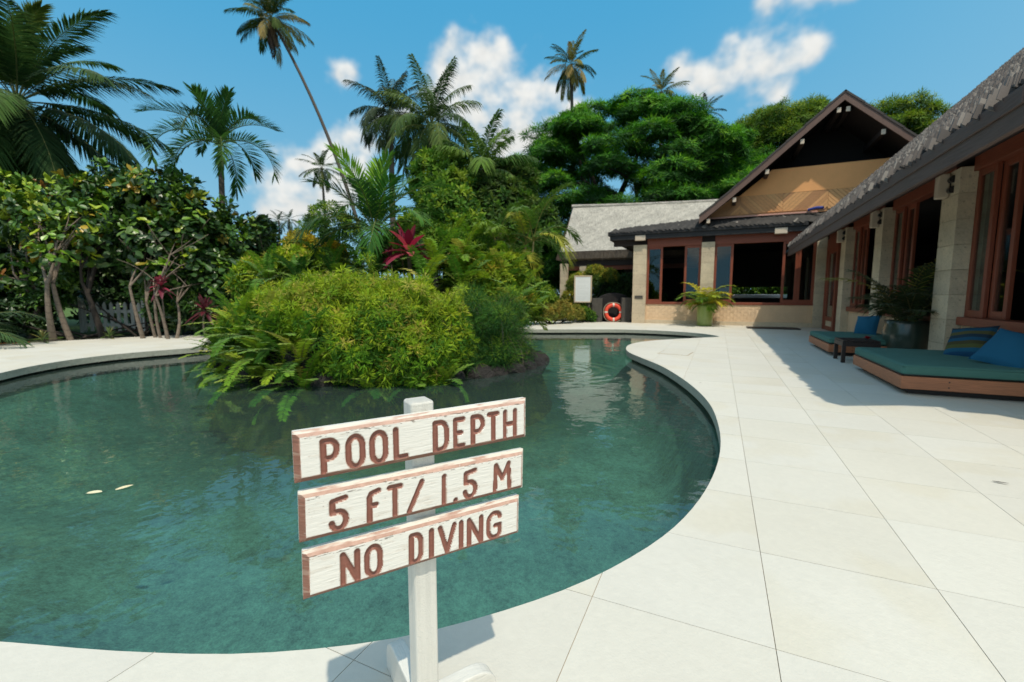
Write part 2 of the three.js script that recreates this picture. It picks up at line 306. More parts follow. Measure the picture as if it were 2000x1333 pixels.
const vary = (c, r, a = 0.25) => { const k = 1 + (r() - 0.5) * 2 * a, h = (r() - 0.5) * a * 0.6; return [c[0] * k * (1 + h), c[1] * k, c[2] * k * (1 - h)]; };
const pick = (l, r) => { let t = 0; for (const x of l) t += x[1]; let q = r() * t; for (const x of l) { q -= x[1]; if (q <= 0) return x[0]; } return l[0][0]; };

// ------------------------------------------------------------------ the pool outline, its deck, basin and water
const POOL = [
  [-6.6, -0.15], [-4.6, 0.08], [-3.1, -0.12], [-2.03, -0.51], [-1.61, -0.66], [-1.25, -0.82], [-0.91, -1.04], [-0.68, -1.26], [-0.46, -1.53], [-0.32, -1.76], [-0.18, -2.06], [-0.07, -2.42], [0.02, -2.93], [0.06, -3.5], [0.045, -4.1], [-0.03, -4.83],
  [-0.19, -5.56], [-0.43, -6.34], [-0.79, -7.26], [-1.2, -8.04], [-1.52, -8.68], [-1.71, -9.38], [-1.75, -10.15], [-1.55, -10.93], [-1.04, -11.71], [-0.36, -12.5], [0.06, -12.97], [0.06, -13.06], [-0.36, -13.78], [-1.26, -14.32], [-2.6, -14.46], [-3.73, -14.0], [-5.11, -13.35],
  [-7.0, -12.6], [-8.7, -10.9], [-9.6, -8.6], [-9.88, -6.8], [-9.95, -5.58], [-10.07, -5.1], [-10.17, -4.45], [-10.04, -3.76], [-9.64, -3.08], [-9.1, -2.5], [-8.1, -1.2],
];
const WL = -0.145;                                               // water level
const curve = new THREE.CatmullRomCurve3(POOL.map(([x, z]) => V3(x, 0, z)), true, 'centripetal');
const EDGE = curve.getSpacedPoints(340).slice(0, -1).map((p) => [p.x, p.z]);
const inside = (poly, x, z) => { let r = false; for (let i = 0, j = poly.length - 1; i < poly.length; j = i++) { const [a, b] = poly[i], [c, d] = poly[j]; if (b > z !== d > z && x < (c - a) * (z - b) / (d - b) + a) r = !r; } return r; };
const areaOf = (p) => { let s = 0; p.forEach(([x, z], i) => { const [a, b] = p[(i + 1) % p.length]; s += x * b - a * z; }); return s / 2; };
const SGN = areaOf(EDGE) > 0 ? 1 : -1;
const outward = EDGE.map((_, i) => { const a = EDGE[(i + EDGE.length - 1) % EDGE.length], b = EDGE[(i + 1) % EDGE.length], dx = b[0] - a[0], dz = b[1] - a[1], l = Math.hypot(dx, dz) || 1; return [dz / l * SGN, -dx / l * SGN]; });
const ring = (off) => EDGE.map(([x, z], i) => [x + outward[i][0] * off, z + outward[i][1] * off]);
function strip(A, ya, B, yb) {                                   // a band between two closed outlines
  const v = [], u = []; let len = 0;
  A.forEach((a, i) => {
    const j = (i + 1) % A.length, b = A[j], c = B[i], d = B[j], l2 = len + Math.hypot(b[0] - a[0], b[1] - a[1]), h = Math.hypot(ya - yb, a[0] - c[0], a[1] - c[1]);
    v.push(a[0], ya, a[1], b[0], ya, b[1], c[0], yb, c[1], b[0], ya, b[1], d[0], yb, d[1], c[0], yb, c[1]);
    u.push(len, 0, l2, 0, len, h, l2, 0, l2, h, len, h); len = l2;
  });
  const g = new THREE.BufferGeometry(); g.setAttribute('position', new THREE.Float32BufferAttribute(v, 3)); g.setAttribute('uv', new THREE.Float32BufferAttribute(u, 2)); g.computeVertexNormals(); return g;
}
function flat(pts, y, holes = []) {                              // a level sheet with uv in metres
  const c = pts.map(([x, z]) => new THREE.Vector2(x, z)), hs = holes.map((h) => h.map(([x, z]) => new THREE.Vector2(x, z)));
  if (THREE.ShapeUtils.isClockWise(c)) c.reverse(); hs.forEach((h) => { if (!THREE.ShapeUtils.isClockWise(h)) h.reverse(); });
  const f = THREE.ShapeUtils.triangulateShape(c, hs), all = [...c, ...hs.flat()], v = [], u = [];
  for (const t of f) for (const k of [0, 2, 1]) { const q = all[t[k]]; v.push(q.x, y, q.y); u.push(q.x, q.y); }
  const g = new THREE.BufferGeometry(); g.setAttribute('position', new THREE.Float32BufferAttribute(v, 3)); g.setAttribute('uv', new THREE.Float32BufferAttribute(u, 2)); g.computeVertexNormals(); return g;
}
const edgeDist = (x, z) => { let m = 1e9; for (const e of EDGE) m = Math.min(m, Math.hypot(e[0] - x, e[1] - z)); return inside(EDGE, x, z) ? m : -m; };
const at0 = (x, z) => { let b = 0, m = 1e9; EDGE.forEach((e, i) => { const d = Math.hypot(e[0] - x, e[1] - z); if (d < m) { m = d; b = i; } }); return b; };
const iS = at0(-6.6, -0.15), iB = at0(-7.0, -12.6);
const run = (a, b) => { const r = []; for (let i = a; ; i = (i + 1) % EDGE.length) { r.push(EDGE[i]); if (i === b) break; } return r; };
const DECK_A = [...run(iS, iB), [-8.3, -16.4], [-6.6, -17.6], [-5.4, -18.0], [-3.3, -18.3], [3.4, -18.3], [3.4, -4.0], [9, -4.0], [9, 4], [-7, 4]];
const DECK_B = [...run(iB, iS), [-7, 4], [-15.6, 1.5], [-14.7, -3.0], [-14.41, -4.15], [-14.3, -5.17], [-14.0, -6.32], [-13.28, -7.49], [-12, -10], [-10.4, -13.4], [-8.3, -16.4]];
// the island: an earth mound with lava stones along its foot
const ISLE = new THREE.CatmullRomCurve3([[-8.4, -5.5], [-7.7, -4.85], [-6.9, -4.45], [-5.7, -4.25], [-4.7, -4.7], [-3.8, -5.35], [-3.35, -6.2], [-3.05, -7.0], [-3.25, -8.3], [-4.2, -9.6], [-5.6, -10.6], [-7.2, -10.4], [-8.5, -9.2], [-9.0, -7.2]].map(([x, z]) => V3(x, 0, z)), true, 'centripetal').getSpacedPoints(90).slice(0, -1).map((p) => [p.x, p.z]);
const isleDist = (x, z) => { let m = 1e9; for (const [a, b] of ISLE) m = Math.min(m, Math.hypot(a - x, b - z)); return inside(ISLE, x, z) ? m : -m; };
const isleY = (x, z) => { const d = isleDist(x, z); return d < -1.2 ? -1.7 : -0.35 + 2.6 * Math.min(0, d) + 0.45 * smooth(-0.15, 0.25, d) + 0.75 * smooth(0.2, 1.7, d) + 0.25 * smooth(1.2, 3, d) + 0.12 * fbm3(x * 1.4, 2, z * 1.4, 3); };
struct('ground', flat([[-420, -420], [420, -420], [420, 420], [-420, 420]], -0.06, [ring(0.3)]), M.ground);
struct('lawn', flat([[-60, -2], [-60, -40], [-22, -40], [-15.2, -12], [-15.9, -2]], -0.03), M.grass);

function clipPoly(sub, x0, x1, z0, z1) {
  const cut = (p, inn, at) => { const r = []; p.forEach((b, i) => { const a = p[(i + p.length - 1) % p.length], ia = inn(a), ib = inn(b); if (ia !== ib) r.push(at(a, b)); if (ib) r.push(b); }); return r; };
  const cx = (X) => (a, b) => [X, a[1] + (b[1] - a[1]) * (X - a[0]) / (b[0] - a[0])], cz = (Z) => (a, b) => [a[0] + (b[0] - a[0]) * (Z - a[1]) / (b[1] - a[1]), Z];
  let p = cut(sub, (q) => q[0] >= x0, cx(x0)); p = cut(p, (q) => q[0] <= x1, cx(x1)); p = cut(p, (q) => q[1] >= z0, cz(z0)); return cut(p, (q) => q[1] <= z1, cz(z1));
}
const cutUp = (a, b) => { const n = Math.max(1, Math.ceil(Math.hypot(a[0] - b[0], a[1] - b[1]) / 0.04)), r = []; for (let k = 0; k < n; k++) r.push([[lerp(a[0], b[0], k / n), lerp(a[1], b[1], k / n)], [lerp(a[0], b[0], (k + 1) / n), lerp(a[1], b[1], (k + 1) / n)]]); return r; };
function prism(p, y0, y1, uvo, real) {                                 // a cut slab: top face and a small arris, sides down to y0
  const q = p.filter((a, i) => { const b = p[(i + p.length - 1) % p.length]; return Math.hypot(a[0] - b[0], a[1] - b[1]) > 1e-4; });
  if (q.length < 3 || Math.abs(areaOf(q)) < 1e-3) return null;
  const top = flat(q, y1), v = [], u = [];
  q.forEach((A0, i) => { const B0 = q[(i + 1) % q.length]; for (const [a, b] of cutUp(A0, B0)) { if (!real(a, b)) continue; v.push(a[0], y1, a[1], b[0], y1, b[1], a[0], y0, a[1], b[0], y1, b[1], b[0], y0, b[1], a[0], y0, a[1]); u.push(a[0], a[1], b[0], b[1], a[0], a[1], b[0], b[1], b[0], b[1], a[0], a[1]); } });
  const s = new THREE.BufferGeometry(); s.setAttribute('position', new THREE.Float32BufferAttribute(v, 3)); s.setAttribute('uv', new THREE.Float32BufferAttribute(u, 2)); s.computeVertexNormals();
  const g = mergeGeometries([top, s]), uv = g.attributes.uv; for (let i = 0; i < uv.count; i++) uv.setXY(i, uv.getX(i) + uvo[0], uv.getY(i) + uvo[1]);
  return g;
}
{
  const deckBody = (P) => { const g = flat(P, -0.0045), b = flat(P, -0.105); const v = [], u = []; P.forEach((a, i) => { const c = P[(i + 1) % P.length]; v.push(a[0], -0.0045, a[1], c[0], -0.0045, c[1], a[0], -0.105, a[1], c[0], -0.0045, c[1], c[0], -0.105, c[1], a[0], -0.105, a[1]); const l = i * 0.1; u.push(l, 0, l + 0.1, 0, l, 0.1, l + 0.1, 0, l + 0.1, 0.1, l, 0.1); }); const s = new THREE.BufferGeometry(); s.setAttribute('position', new THREE.Float32BufferAttribute(v, 3)); s.setAttribute('uv', new THREE.Float32BufferAttribute(u, 2)); s.computeVertexNormals(); return [[g, b], s]; };
  for (const [P, N] of [[DECK_A, 'pool_deck'], [DECK_B, 'pool_deck']]) {
    const [sheets, side] = deckBody(P), d = struct(N, sheets, M.grout);
    obj('slab_edge', side, M.coping, d);
    const S = 0.583, list = [], r = rng(P === DECK_A ? 5 : 6), J = 0.0013;
    for (let i = -28; i < 16; i++) for (let k = -36; k < 12; k++) {
      const x0 = 0.21 + i * S, z0 = -1.51 + k * S, c = clipPoly(P, x0 + J, x0 + S - J, z0 + J, z0 + S - J);
      if (c.length < 3) continue;
      const onRim = (a, b) => [[0, x0 + J], [0, x0 + S - J], [1, z0 + J], [1, z0 + S - J]].some(([k, v]) => Math.abs(a[k] - v) < 1e-6 && Math.abs(b[k] - v) < 1e-6), mx = x0 + S / 2, mz = z0 + S / 2;
      const real = (a, b) => { if (!onRim(a, b)) return true; const x = (a[0] + b[0]) / 2, z = (a[1] + b[1]) / 2, l = Math.hypot(mx - x, mz - z); return inside(P, x + (mx - x) / l * 0.004, z + (mz - z) / l * 0.004); };
      const g = prism(c, -0.0042, 0.0005 * (r() - 0.5), [r() * 7, r() * 7], real); if (!g) continue;
      list.push({ g, d: Math.hypot(x0 + S / 2, z0 + S / 2) + (Math.cos(Math.atan2(x0 + S / 2, -(z0 + S / 2)) + 0.433) < 0.55 ? 40 : 0), m: Math.floor(r() * 5) });
    }
    list.sort((a, b) => a.d - b.d);
    const many = P === DECK_A ? 290 : 150;
    list.slice(0, many).forEach((t) => obj('tile', t.g, M.tile[t.m], d));
    const rest = list.slice(many).map((t) => t.g); if (rest.length) { const o = obj('tile_field', rest, M.tile[0], d); o.userData.kind = 'stuff'; }
  }
  const E1 = ring(0.13);
  const wall = struct('pool_wall', [strip(E1, -0.4, E1, -1.15)], M.poolWall);
  obj('shaded_recess', [strip(E1, -0.10, E1, -0.4)], M.lavaDark, wall);  // recess wall under the overhang, its shade put in as near-black colour
  { // bowl of pebble plaster, vertex colour darkened towards the island to paint the dark reflection there
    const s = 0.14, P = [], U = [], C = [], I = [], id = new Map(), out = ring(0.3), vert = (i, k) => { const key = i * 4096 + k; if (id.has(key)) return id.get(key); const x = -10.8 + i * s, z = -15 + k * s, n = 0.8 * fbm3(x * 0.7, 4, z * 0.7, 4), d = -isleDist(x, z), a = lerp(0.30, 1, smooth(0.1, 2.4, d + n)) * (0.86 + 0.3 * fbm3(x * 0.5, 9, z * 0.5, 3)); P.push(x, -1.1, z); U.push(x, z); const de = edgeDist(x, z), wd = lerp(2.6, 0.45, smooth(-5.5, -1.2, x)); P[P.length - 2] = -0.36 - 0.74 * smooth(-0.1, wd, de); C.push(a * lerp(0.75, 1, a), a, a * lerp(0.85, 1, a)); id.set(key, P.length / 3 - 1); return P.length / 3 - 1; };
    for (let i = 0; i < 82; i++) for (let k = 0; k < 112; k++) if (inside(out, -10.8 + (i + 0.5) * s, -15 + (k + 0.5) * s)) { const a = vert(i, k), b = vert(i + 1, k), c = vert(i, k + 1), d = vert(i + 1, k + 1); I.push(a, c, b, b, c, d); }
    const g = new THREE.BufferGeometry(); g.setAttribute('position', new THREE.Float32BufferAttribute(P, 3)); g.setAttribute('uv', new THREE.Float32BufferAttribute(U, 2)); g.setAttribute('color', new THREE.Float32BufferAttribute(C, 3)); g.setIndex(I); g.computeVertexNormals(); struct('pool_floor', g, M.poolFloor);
  }
}
{
  const H = (x, z) => {                                          // gentle wind ripples, in patches, and rings spreading from one place
    const patch = smooth(-0.1, 0.5, fbm3(x * 0.35, 3.3, z * 0.35, 2) + 0.12);
    let h = 0.0007 * Math.sin(x * 9 + z * 5 + 2 * fbm3(x, 0, z, 2)) + 0.0005 * Math.sin(x * -6 + z * 13) + 0.00025 * Math.sin(x * 21 + z * 9) + 0.0002 * Math.sin(x * 4 + z * 27);
    h *= 0.2 + 0.75 * patch; h += (0.0010 + 0.0012 * patch) * fbm3(x * 1.8, 1.7, z * 3.0, 3) + 0.0004 * patch * fbm3(x * 7, 5.1, z * 11, 2);
    const d = Math.hypot(x + 2.35, z + 7.0); h += 0.0026 * Math.exp(-((d - 0.55) ** 2) / 0.30) * Math.sin(d * 26);
    return h;
  };
  const s = 0.07, nx = Math.ceil(11 / s), nz = Math.ceil(15.2 / s), P = [], N = [], U = [], I = [], id = new Map();
  const vert = (i, k) => { const key = i * 4096 + k; if (id.has(key)) return id.get(key); const x = -10.6 + i * s, z = -14.9 + k * s, e = 0.012, gx = (H(x + e, z) - H(x - e, z)) / (2 * e), gz = (H(x, z + e) - H(x, z - e)) / (2 * e), n = V3(-gx, 1, -gz).normalize(); P.push(x, WL + H(x, z), z); N.push(n.x, n.y, n.z); U.push(x, z); id.set(key, P.length / 3 - 1); return P.length / 3 - 1; };
  const grown = ring(0.14);
  for (let i = 0; i < nx; i++) for (let k = 0; k < nz; k++) if (inside(grown, -10.6 + (i + 0.5) * s, -14.9 + (k + 0.5) * s)) { const a = vert(i, k), b = vert(i + 1, k), c = vert(i, k + 1), d = vert(i + 1, k + 1); I.push(a, c, b, b, c, d); }
  const g = new THREE.BufferGeometry(); g.setAttribute('position', new THREE.Float32BufferAttribute(P, 3)); g.setAttribute('normal', new THREE.Float32BufferAttribute(N, 3)); g.setAttribute('uv', new THREE.Float32BufferAttribute(U, 2)); g.setIndex(I);
  struct('pool_water', g, M.water);
}
{
  const s = 0.14, P = [], I = [], U = [], n = Math.ceil(8.4 / s), m = Math.ceil(8.8 / s);
  for (let i = 0; i <= n; i++) for (let k = 0; k <= m; k++) { const x = -10.2 + i * s, z = -12.0 + k * s; P.push(x, isleY(x, z), z); U.push(x, z); }
  for (let i = 0; i < n; i++) for (let k = 0; k < m; k++) { const a = i * (m + 1) + k, b = a + m + 1; if (Math.max(P[a * 3 + 1], P[b * 3 + 1], P[a * 3 + 4], P[b * 3 + 4]) > -1.6) I.push(a, a + 1, b, b, a + 1, b + 1); }
  const g = new THREE.BufferGeometry(); g.setAttribute('position', new THREE.Float32BufferAttribute(P, 3)); g.setAttribute('uv', new THREE.Float32BufferAttribute(U, 2)); g.setIndex(I); g.computeVertexNormals();
  struct('island_mound', g, M.soil);
}

// ------------------------------------------------------------------ building pieces
function column(t, x0, x1, z0, z1, top, seed, turnJoint) {       // a stone pier of stacked blocks under building t
  const col = part(t, 'column', bx(x0 + 0.012, x1 - 0.012, 0, top, z0 + 0.012, z1 - 0.012, 0), M.grout), r = rng(seed), n = Math.round(top / 0.36), h = top / n, ms = [M.stone, M.stoneB, M.stoneC];
  for (let k = 0; k < n; k++) {
    const j = 0.0022, y0 = k * h + j, y1 = (k + 1) * h - j, q = (r() - 0.5) * 0.003;
    part(t, 'stone_block', bx(x0 - q, x1 + q, y0, y1, z0 - q, z1 + q, 0.005), ms[Math.floor(r() * 3)], col);
  }
  return col;
}
function casement(t, axis, a0, a1, y0, y1, f, th = 0.05, w = 0.085) { // a framed narrow pane; axis 'x' lies along x at z = f, axis 'z' along z at x = f
  const b = (p0, p1, q0, q1, d = th) => (axis === 'x' ? bx(p0, p1, q0, q1, f - d / 2, f + d / 2) : bx(f - d / 2, f + d / 2, q0, q1, p0, p1));
  const win = part(t, 'window', [b(a0, a0 + w, y0, y1), b(a1 - w, a1, y0, y1), b(a0 + w, a1 - w, y0, y0 + w * 1.2), b(a0 + w, a1 - w, y1 - w, y1)], M.redWood);
  part(t, 'pane', b(a0 + w - 0.004, a1 - w + 0.004, y0 + w * 1.2 - 0.004, y1 - w + 0.004, 0.006), M.pane, win);
  return win;
}
const jitter = (r, a) => (r() - 0.5) * 2 * a;
function shingles(t, roof, q, seed, { course = 0.17, width = 0.13, own = 300, mats = M.shingle } = {}) { // split-wood shingles over the quad q = eave a, eave b, ridge b, ridge a
  const A = V3(...q[0]), B = V3(...q[1]), Cc = V3(...q[2]), Dd = V3(...q[3]), r = rng(seed), L = A.distanceTo(Dd), nC = Math.floor(L / course), places = [];
  for (let c = 0; c < nC; c++) {
    const f = c / nC, P = A.clone().lerp(Dd, f), Q = B.clone().lerp(Cc, f), len = P.distanceTo(Q), n = Math.floor(len / width), e = Q.clone().sub(P).normalize(), u = Dd.clone().sub(A).normalize(), nn = V3(0, 0, 0).crossVectors(e, u).normalize(); if (nn.y < 0) nn.negate();
    for (let k = 0; k < n; k++) {
      const w = width * (0.7 + 0.6 * r()), l = course * (2.0 + 0.5 * r()), p = P.clone().addScaledVector(e, (k + 0.5 + jitter(r, 0.12)) * len / n).addScaledVector(u, l * 0.5 + jitter(r, 0.06) - (c === 0 ? 0.03 : 0.0)).addScaledVector(nn, 0.008 + 0.008 * r());
      const tilt = 0.015 + 0.03 * r(), m = new THREE.Matrix4().makeBasis(e.clone(), u.clone(), nn.clone()), qn = new THREE.Quaternion().setFromRotationMatrix(m);
      qn.multiply(new THREE.Quaternion().setFromEuler(new THREE.Euler(-tilt, jitter(r, 0.05), jitter(r, 0.05))));
      places.push({ p, q: qn, s: V3(w, l, 0.006 + 0.005 * r()), k: mats === M.shingle ? Math.floor(r() * 5) : Math.floor(r() * 4.12), d: p.distanceTo(camera.position) });
    }
  }
  places.sort((a, b) => a.d - b.d);
  const unit = metreUV(new THREE.BoxGeometry(1, 1, 1));
  places.slice(0, own).forEach((o) => { const s = obj('shingle', unit, mats[o.k], roof); s.position.copy(o.p).sub(t.position); s.quaternion.copy(o.q); s.scale.copy(o.s); });
  for (let k = 0; k < 5; k++) {
    const l = places.slice(own).filter((o) => o.k === k); if (!l.length) continue;
    const im = shade(new THREE.InstancedMesh(unit, mats[k], l.length)); im.name = 'shingle_courses'; im.userData.kind = 'stuff'; roof.add(im);
    l.forEach((o, i) => im.setMatrixAt(i, new THREE.Matrix4().compose(o.p.clone().sub(t.position), o.q, o.s)));
  }
}

// ------------------------------------------------------------------ the gabled building across the end of the deck
{
  const t = thing('gabled_building', 'gabled timber and stone pavilion facing the pool with chevron planks under its dark gable', 'building', [0, 0, -18.3]);
  const F = -18.1;                                               // plane of the windows
  column(t, -3.08, -2.58, F - 0.35, -17.93, 3.02, 11); column(t, -0.64, -0.2, F - 0.3, -17.95, 3.02, 12); column(t, 2.92, 3.2, F - 0.3, -17.98, 3.02, 13);
  for (const [a, b] of [[-2.58, -0.64], [-0.2, 2.92]]) {
    const w = part(t, 'lower_wall', bx(a, b, 0.14, 0.74, F - 0.16, F + 0.03, 0), M.panel);
    part(t, 'plinth', bx(a, b, 0, 0.14, F - 0.16, F + 0.045), M.stoneB, w);
    part(t, 'sill', bx(a, b, 0.74, 0.83, F - 0.18, F + 0.055, 0.01), M.redWood);
    part(t, 'head_beam', bx(a, b, 2.93, 3.3, F - 0.12, F + 0.06), M.redWood);
  }
  for (const [a, b] of [[-2.58, -2.0], [-1.22, -0.64], [-0.2, 0.42], [1.95, 2.42], [2.42, 2.92]]) casement(t, 'x', a, b, 0.83, 2.93, F);
  part(t, 'top_beam', bx(-3.1, 3.2, 3.3, 3.46, F - 0.2, F + 0.1), M.darkWood);
  part(t, 'corner_beam', bx(-3.9, 3.2, 3.02, 3.24, -18.3, -18.16), M.darkWood);
  // the dark room and its far windows
  part(t, 'floor', bx(-2.9, 9.3, -0.05, 0.004, -26, F - 0.17, 0), M.darkWood);
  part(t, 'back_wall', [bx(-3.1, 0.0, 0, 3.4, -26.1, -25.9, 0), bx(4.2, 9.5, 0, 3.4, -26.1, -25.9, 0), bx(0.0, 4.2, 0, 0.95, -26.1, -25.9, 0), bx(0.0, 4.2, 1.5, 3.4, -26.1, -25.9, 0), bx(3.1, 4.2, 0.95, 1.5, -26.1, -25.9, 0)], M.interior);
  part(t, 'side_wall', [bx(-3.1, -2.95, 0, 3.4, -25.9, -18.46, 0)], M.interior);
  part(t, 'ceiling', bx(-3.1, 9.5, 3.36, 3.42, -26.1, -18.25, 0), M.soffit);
  // the low skirt roof with its deep dark fascia
  const sk = part(t, 'skirt_roof', [slab([[-4.06, 3.55, -17.78], [3.0, 3.55, -17.78], [3.0, 3.86, -18.5], [-0.8, 3.86, -18.5]], 0.06), slab([[-4.06, 3.55, -26.6], [-4.06, 3.55, -17.78], [-0.8, 3.86, -18.5], [-0.8, 3.86, -25.8]], 0.06), bx(-0.8, 9.4, 3.78, 3.85, -25.8, -18.5, 0)], M.darkWood);
  shingles(t, sk, [[-4.06, 3.555, -17.78], [3.0, 3.555, -17.78], [3.0, 3.87, -18.5], [-0.8, 3.87, -18.5]], 401, { own: 120, course: 0.12, width: 0.13, mats: M.skirtShingle });
  const fas = part(t, 'fascia', [bx(-4.04, 2.6, 3.40, 3.55, -17.80, -17.75, 0.01), bx(-3.98, 2.6, 3.22, 3.41, -17.86, -17.80, 0.01)], M.fasciaBlack);
  part(t, 'fascia_return', [bx(-4.06, -4.0, 3.40, 3.55, -26.5, -17.80, 0.01), bx(-3.99, -3.93, 3.22, 3.41, -26.4, -17.86, 0.01)], M.fasciaBlack, fas);
  part(t, 'soffit', bx(-3.95, 3.2, 3.24, 3.27, -26, -17.86, 0), M.soffit);
  part(t, 'flashing', bx(-0.75, 2.9, 3.86, 3.915, -18.27, -18.2, 0.01), M.copper);
  part(t, 'gutter_pipe', limb([V3(2.62, 3.96, -18.2), V3(2.85, 3.99, -18.05), V3(3.0, 3.96, -17.9)], [0.045, 0.05, 0.04], 8), std(0.05, 0.08, 0.35, { roughness: 0.4 }));
  // gable: plaster band over chevron planking, open dark triangle above
  const G = -18.32, RX = 3.3;                                    // gable wall plane, ridge x
  const slopeY = (x) => { const d = Math.abs(x - RX); return 7.2 - 0.885 * d + 0.012 * Math.max(0, d - 2.6) ** 2 * 3; };
  const gw = part(t, 'gable_wall', [poly([[-0.6, 3.9, G], [7.2, 3.9, G], [6.2, 4.62, G], [0.36, 4.62, G]].map((p) => [p[0], p[1], p[2]]), [[0, 1, 2, 3]])], M.plankC);
  part(t, 'plaster_band', [poly([[0.5, 4.60, G + 0.03], [6.1, 4.60, G + 0.03], [5.1, 5.42, G + 0.03], [1.5, 5.42, G + 0.03], [0.5, 4.60, G - 0.1], [6.1, 4.60, G - 0.1], [5.1, 5.42, G - 0.1], [1.5, 5.42, G - 0.1]], [[0, 1, 2, 3], [3, 2, 6, 7], [0, 4, 5, 1]])], M.peach, gw);
  const clipBand = (p) => { let q = p; for (const [nx, ny, c] of [[0, 1, 3.98], [0, -1, -4.6], [0.885, -1, -4.03], [-0.885, -1, -9.87]]) q = q.flatMap((b, i) => { const a = q[(i + q.length - 1) % q.length], fa = nx * a[0] + ny * a[1] - c, fb = nx * b[0] + ny * b[1] - c, r = []; if ((fa < 0) !== (fb < 0)) { const s = fa / (fa - fb); r.push([lerp(a[0], b[0], s), lerp(a[1], b[1], s)]); } if (fb >= 0) r.push(b); return r; }); return q; };
  const r = rng(77), W = 1.3;                                    // zigzag panels 1.3 m wide
  for (let pnl = 0; pnl < 5; pnl++) {
    const xa = -0.72 + pnl * W, xb = xa + W, dir = pnl % 2 ? -1 : 1;
    for (let k = -12; k < 24; k++) {
      const p = 0.125, e = 0.017, y0 = 3.98 + k * p * 1.1, sl = dir * 1.0, q0 = [[xa + 0.004, y0 + e], [xb - 0.004, y0 + e + sl * W], [xb - 0.004, y0 + p * 1.1 + sl * W], [xa + 0.004, y0 + p * 1.1]];
      const q = clipBand(q0); if (q.length < 3 || Math.abs(areaOf(q)) < 0.004) continue;
      const z = G + 0.022 + r() * 0.006, n = q.length;
      part(t, 'plank', poly([...q.map((c) => [c[0], c[1], z]), ...q.map((c) => [c[0], c[1], G + 0.002])], [q.map((_, i) => i), ...q.map((_, i) => [i, i + n, (i + 1) % n + n, (i + 1) % n])]), [M.plankA, M.plankB, M.plankC][Math.floor(r() * 3)], gw);
    }
  }
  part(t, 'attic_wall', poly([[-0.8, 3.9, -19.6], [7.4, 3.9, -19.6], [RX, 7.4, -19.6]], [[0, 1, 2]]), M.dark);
  // roof planes, flared a little at the foot, with barge boards and purlin ends
  const prof = []; for (let k = 0; k <= 8; k++) { const d = 4.05 * k / 8; prof.push([d, slopeY(RX - d) + 0.18]); }
  const Z0 = -17.58, Z1 = -27;
  for (const s of [-1, 1]) {
    const pl = [], pb = [];
    for (let k = 0; k < 8; k++) { const a = prof[k], b = prof[k + 1]; pl.push(slab([[RX + s * a[0], a[1], Z0], [RX + s * b[0], b[1], Z0], [RX + s * b[0], b[1], Z1], [RX + s * a[0], a[1], Z1]], 0.10)); pb.push([a, b]); }
    const rf = part(t, 'roof_plane', pl, M.darkWood);
    part(t, 'barge_board', pb.map(([a, b]) => poly([0.03, -0.24].flatMap((h) => [Z0 + 0.05, Z0 - 0.0].flatMap((z) => [[RX + s * a[0], a[1] + h, z], [RX + s * b[0], b[1] + h, z]])), [[0, 1, 5, 4], [2, 3, 7, 6], [0, 2, 3, 1], [4, 5, 7, 6]])), M.barge);
    part(t, 'roof_lining', pb.map(([a, b]) => slab([[RX + s * a[0], a[1] - 0.102, Z0 - 0.02], [RX + s * b[0], b[1] - 0.102, Z0 - 0.02], [RX + s * b[0], b[1] - 0.102, Z1], [RX + s * a[0], a[1] - 0.102, Z1]], 0.02)), M.soffit, rf);
    part(t, 'roof_cover', pb.map(([a, b]) => slab([[RX + s * a[0], a[1] + 0.06, Z0 + 0.07], [RX + s * (b[0] + 0.02), b[1] + 0.06, Z0 + 0.07], [RX + s * (b[0] + 0.02), b[1] + 0.06, Z1], [RX + s * a[0], a[1] + 0.06, Z1]], 0.055)), M.shingle[1], rf);
    for (const d of [0.12, 1.05, 2.0, 2.95, 3.75]) { const y = slopeY(RX - d) - 0.13; part(t, 'purlin', bx(RX + s * d - 0.06, RX + s * d + 0.06, y - 0.17, y, -19.5, Z0 - 0.06), M.darkWood); part(t, 'purlin_end', bx(RX + s * d - 0.055, RX + s * d + 0.055, y - 0.16, y - 0.01, Z0 - 0.06, Z0 - 0.02), M.lampShell); }
  }
}

